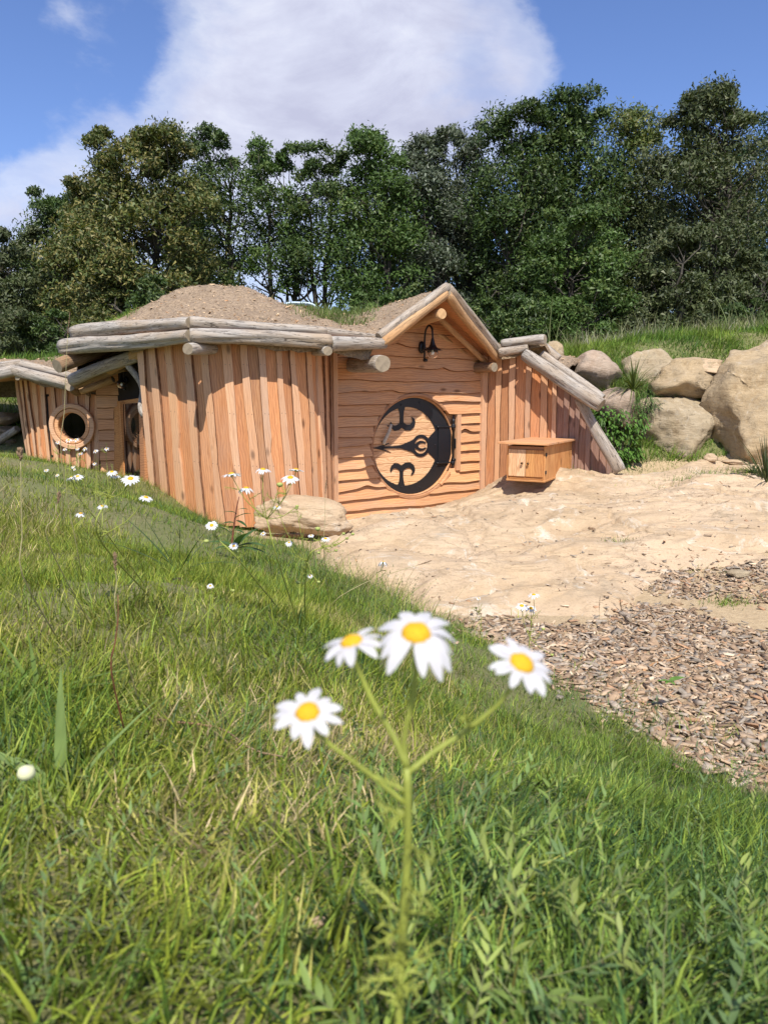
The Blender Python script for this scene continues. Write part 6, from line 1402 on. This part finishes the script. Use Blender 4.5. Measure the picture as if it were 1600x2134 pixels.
# leafy bush at the wing corner: lance leaves on stems
def bush(label, spots, Y, Ln, W, col, seed, per=24, name='leafy_bush', cat='bush', stems=9):
    rr = random.Random(seed); c0 = P(spots[0][0], spots[0][1], Y); gz = min(P(x, y, Y).z for x, y, _ in spots) - .1; t = thing(name, label, cat, (c0.x, Y, gz)); acc_ = []; st = []; C = []
    base_ = Vector((c0.x, Y + .1, gz))
    for (x, y, rad) in spots:
        c = P(x, y, Y); R = rad * Y / FPX; st.append(tubeg(bez([base_, base_.lerp(c, .5) + Vector((rr.uniform(-.05, .05), -.05, 0)), c], 6), [.008] * 7, 4)); 
        for k in range(per):
            a = Vector((rr.gauss(0, 1), rr.gauss(0, .8) - .4, rr.gauss(0, 1))); a = a.normalized() * R * rr.uniform(.3, 1); p = c + a
            d = Vector((a.x * 1.2 + rr.gauss(0, .3) * R, a.y - .4 * R, a.z * .4 - .35 * R)); v, f, m_ = blade_leaf(p, d, Ln * rr.uniform(.6, 1.2), W * rr.uniform(.7, 1.2), rr.uniform(.2, 1.2), 5, .2, lambda tt: math.sin(math.pi * (.08 + .92 * tt) ** .8) if tt < 1 else 0); acc_.append((v, f, m_)); g = rr.uniform(.65, 1.35); C.append(np.tile(np.array(col) * g, (len(v), 1)))
    v, f, m_ = bake(acc_); add('foliage', mesh('foliage', v, f, [M_BLADE], smooth=True, col=np.concatenate(C)), t, kind='stuff')
    v, f, m_ = bake(st); add('stem', mesh('stem', v, f, [M_BARK], smooth=True), t); return t
bush('bright leafy bush growing between the wing corner log and the boulders', [(1290, 930, 30), (1270, 890, 30), (1300, 890, 32), (1320, 905, 28), (1255, 862, 22), (1310, 940, 26), (1280, 955, 24), (1335, 880, 20), (1300, 965, 22), (1290, 865, 24), (1325, 945, 16)], 9.9, .085, .014, (.085, .17, .03), 5, 44)
bush('soft green plants hanging over the joint between the boulders', [(1345, 850, 18), (1330, 862, 20), (1360, 838, 16), (1325, 840, 18), (1350, 822, 16)], 10.15, .10, .004, (.08, .14, .035), 6, 70, 'trailing_plant', 'plant')
# dark dock rosette by the tower foot and the red stemmed dock above it
def broad(t): return math.sin(math.pi * (.06 + .94 * t) ** .75) if t < 1 else 0
def rosette(label, px, py, Y, lst, col, name='dock_plant'):
    b_ = P(px, py, Y); o = Vector((b_.x, Y, max(hz1(b_.x, Y), b_.z))); t = thing(name, label, 'plant', o)
    for k, (dx, dy, dz, Ln, W, bend) in enumerate(lst):
        v, f, m_ = blade_leaf(o, (dx, dy, dz), Ln, W, bend, 8, .25, broad); add('leaf', mesh('leaf', v, f, [M_BLADE], smooth=True, col=leafcol(v, f, col, k)), t)
    return t
rosette('dark broad-leaved dock rosette near the tower foot', 490, 1142, 4.6, [(.9, -.2, .5, .22, .032, .8), (-.9, 0, .6, .2, .026, .8), (.4, -.3, .9, .2, .034, 1.1), (1, 0, .15, .24, .02, .7), (-.5, -.5, .3, .16, .026, .6), (.6, .3, .8, .2, .032, .6), (.7, -.5, .2, .2, .022, .4)], (.07, .13, .04))
dk = thing('dock_stalk', 'red-brown dock stalk with dark leaves in front of the tower', 'plant', (P(482, 1140, 5.2).x, 5.2, hz1(P(482, 1140, 5.2).x, 5.2)))
stem_obj(dk, [([Vector((P(482, 1140, 5.2).x, 5.2, hz1(P(482, 1140, 5.2).x, 5.2))), P(487, 1100, 5.2), P(493, 1060, 5.2), P(498, 1035, 5.2)], .008, .003)], M_REDSTEM)
for k, (x, y, dx, dz, Ln, W) in enumerate(((488, 1090, -1, .3, .10, .025), (490, 1080, .9, .7, .13, .025), (494, 1070, -.9, .5, .10, .016), (496, 1062, .9, .4, .08, .014), (487, 1105, .7, .1, .09, .02), (480, 1110, -1, .9, .12, .022), (492, 1085, .7, -.1, .10, .022))):
    v, f, m_ = blade_leaf(P(x, y, 5.2), (dx, -.2, dz), Ln, W, .7, 7, .2, broad); add('leaf', mesh('leaf', v, f, [M_BLADE], smooth=True, col=leafcol(v, f, (.05, .10, .03), k)), dk)
rosette('bright green dock leaves on the wood chips', 1395, 1420, 3.25, [(.9, .1, .35, .075, .019, .3), (-.9, -.1, .25, .06, .010, .4), (-.4, -.4, .1, .04, .009, .4), (.1, -.5, .1, .045, .008, .4)], (.13, .24, .05), 'dock_seedling')
# knotgrass sprigs in the near right lawn: stems with alternate oval leaves
def sprig(acc_, C, p0, d, Ln, lf, seed, col):
    rr = random.Random(seed); d = Vector(d).normalized(); pts = [Vector(p0)]; cur = d.copy(); n = 8
    for i in range(n): cur = (cur + Vector((rr.gauss(0, .12), rr.gauss(0, .12), rr.gauss(0, .1) + .02))).normalized(); pts.append(pts[-1] + cur * Ln / n)
    v, f, m_ = tubeg(pts, list(np.linspace(.0008, .0004, n + 1)), 4); acc_.append((v, f, m_)); C.append(np.tile(np.array((.20, .22, .09)) * rr.uniform(.8, 1.2), (len(v), 1)))
    for i in range(1, n + 1):
        for s in ((1, -1) if rr.random() < .35 else (rr.choice((1, -1)),)):
            t = (pts[i] - pts[i - 1]).normalized(); sd_ = t.cross(Vector((rr.gauss(0, .4), rr.gauss(0, .4), 1))).normalized() * s
            v, f, m_ = blade_leaf(pts[i], t * .9 + sd_ * rr.uniform(.5, 1.0) + Vector((0, 0, .25)), lf * rr.uniform(.6, 1.25), lf * .115 * rr.uniform(.7, 1.2), rr.uniform(0, .6), 4, .2, broad); acc_.append((v, f, m_)); C.append(np.tile(np.array(col) * rr.uniform(.75, 1.35), (len(v), 1)))
acc_, C = [], []; rr = random.Random(9)
KG = [(.15, .225, .065), (.18, .25, .06), (.24, .29, .075), (.125, .19, .07)]
for k in range(240):
    px, py = rr.uniform(560, 1700), rr.uniform(1330, 2250)
    if rr.random() > (.25 + .75 * min(max((px - 600) / 450, 0), 1)): continue
    c = hit(px, min(py, 2130)) if py < 2130 else Vector((P(px, 2130, .5).x, rr.uniform(.42, .55), 0))
    if not inpoly(np.array([c.x]), np.array([c.y]), GRASS)[0]: continue
    z = hz1(c.x, c.y); sprig(acc_, C, (c.x, c.y, z + .01), (rr.gauss(0, 1), rr.gauss(0, 1), rr.uniform(.3, 1.3)), rr.uniform(.05, .12), rr.uniform(.010, .024), k, KG[rr.randrange(4)])
for k in range(60):
    px, py = rr.uniform(0, 560), rr.uniform(1500, 2130); c = hit(px, py); z = hz1(c.x, c.y); sprig(acc_, C, (c.x, c.y, z + .005), (rr.gauss(0, 1), rr.gauss(0, 1), rr.uniform(.2, .8)), rr.uniform(.05, .1), rr.uniform(.008, .016), 900 + k, KG[rr.randrange(4)])
# larger leafed sprigs running along the rock edge
for k in range(110):
    px, py = rr.choice(((rr.uniform(560, 900), 0), (rr.uniform(640, 860), 0), (rr.uniform(1100, 1600), 1)));
    py = (1170 + (px - 560) * .33 + rr.gauss(0, 22)) if not py else 1430 + (px - 1100) * .48 + rr.uniform(0, 60)
    c = hit(px, py); z = hz1(c.x, c.y); sprig(acc_, C, (c.x, c.y, z + .02), (rr.gauss(.4, 1), rr.gauss(.2, .8), rr.uniform(.3, 1.0)), rr.uniform(.12, .26), rr.uniform(.014, .024), 2000 + k, (.075, .12, .045))
v, f, m_ = bake(acc_); add('knotgrass', mesh('knotgrass', v, f, [M_BLADE], smooth=True, col=np.concatenate(C)), None, kind='stuff', label='creeping knotgrass sprigs with small oval leaves in the lawn', category='ground cover')
# twigs and splinters
def stick(label, a, b_, r0, mat, cat='stick', group='sticks and splinters on the ground', name='stick', zf=slabz):
    A, B_ = hit(*a), hit(*b_); A.z, B_.z = float(zf([A.x], [A.y])[0]) + r0, float(zf([B_.x], [B_.y])[0]) + r0 * 2; t = log(name, A, B_, r0, r0 * .6, mat, M_END, None, 5, bow=.04, n=7, m_=8, lump=.2); tag(t, label, cat, group)
stick('long pale wood splinter lying on the wood chips', (1338, 1404), (1420, 1372), .008, M_LOGY)
stick('short pale splinter poking out of the chips at the right edge', (1565, 1590), (1610, 1640), .007, M_LOGY)
stick('thick root stub standing out at the upper edge of the chips', (1293, 1288), (1312, 1306), .022, M_LOG)
stick('thin brown root running through the lawn, left of centre', (330, 1525), (590, 1610), .0022, M_LOGB, zf=lambda x, y: hz(x, y) + .02)
stick('short dark twig on the slab before the round-door wall', (1075, 1032), (1080, 1042), .008, M_LOGB)
stick('little brown bark piece on the middle of the slab', (1226, 1132), (1238, 1137), .014, M_LOGB)
for k, (px, py, s, lb) in enumerate(((372, 1216, .02, 'dark clod of earth in the lawn below the strap leaf tuft'), (478, 1195, .022, 'dark clod of earth in the lawn below the dock rosette'), (660, 1940, .008, 'tiny pinkish stone deep in the near grass'))):
    c = hit(px, py); rock('soil_clod' if k < 2 else 'stone', lb, (c.x, c.y, c.z + s * .4), (s * 2.2, s * 2, s * 1.4), simple('dark_earth', (.05, .03, .02), .95, 0, 60, .5) if k < 2 else M_SLAB, 200 + k, sub=3, rough=.5, group='clods and stones in the lawn', cat='clod' if k < 2 else 'stone')
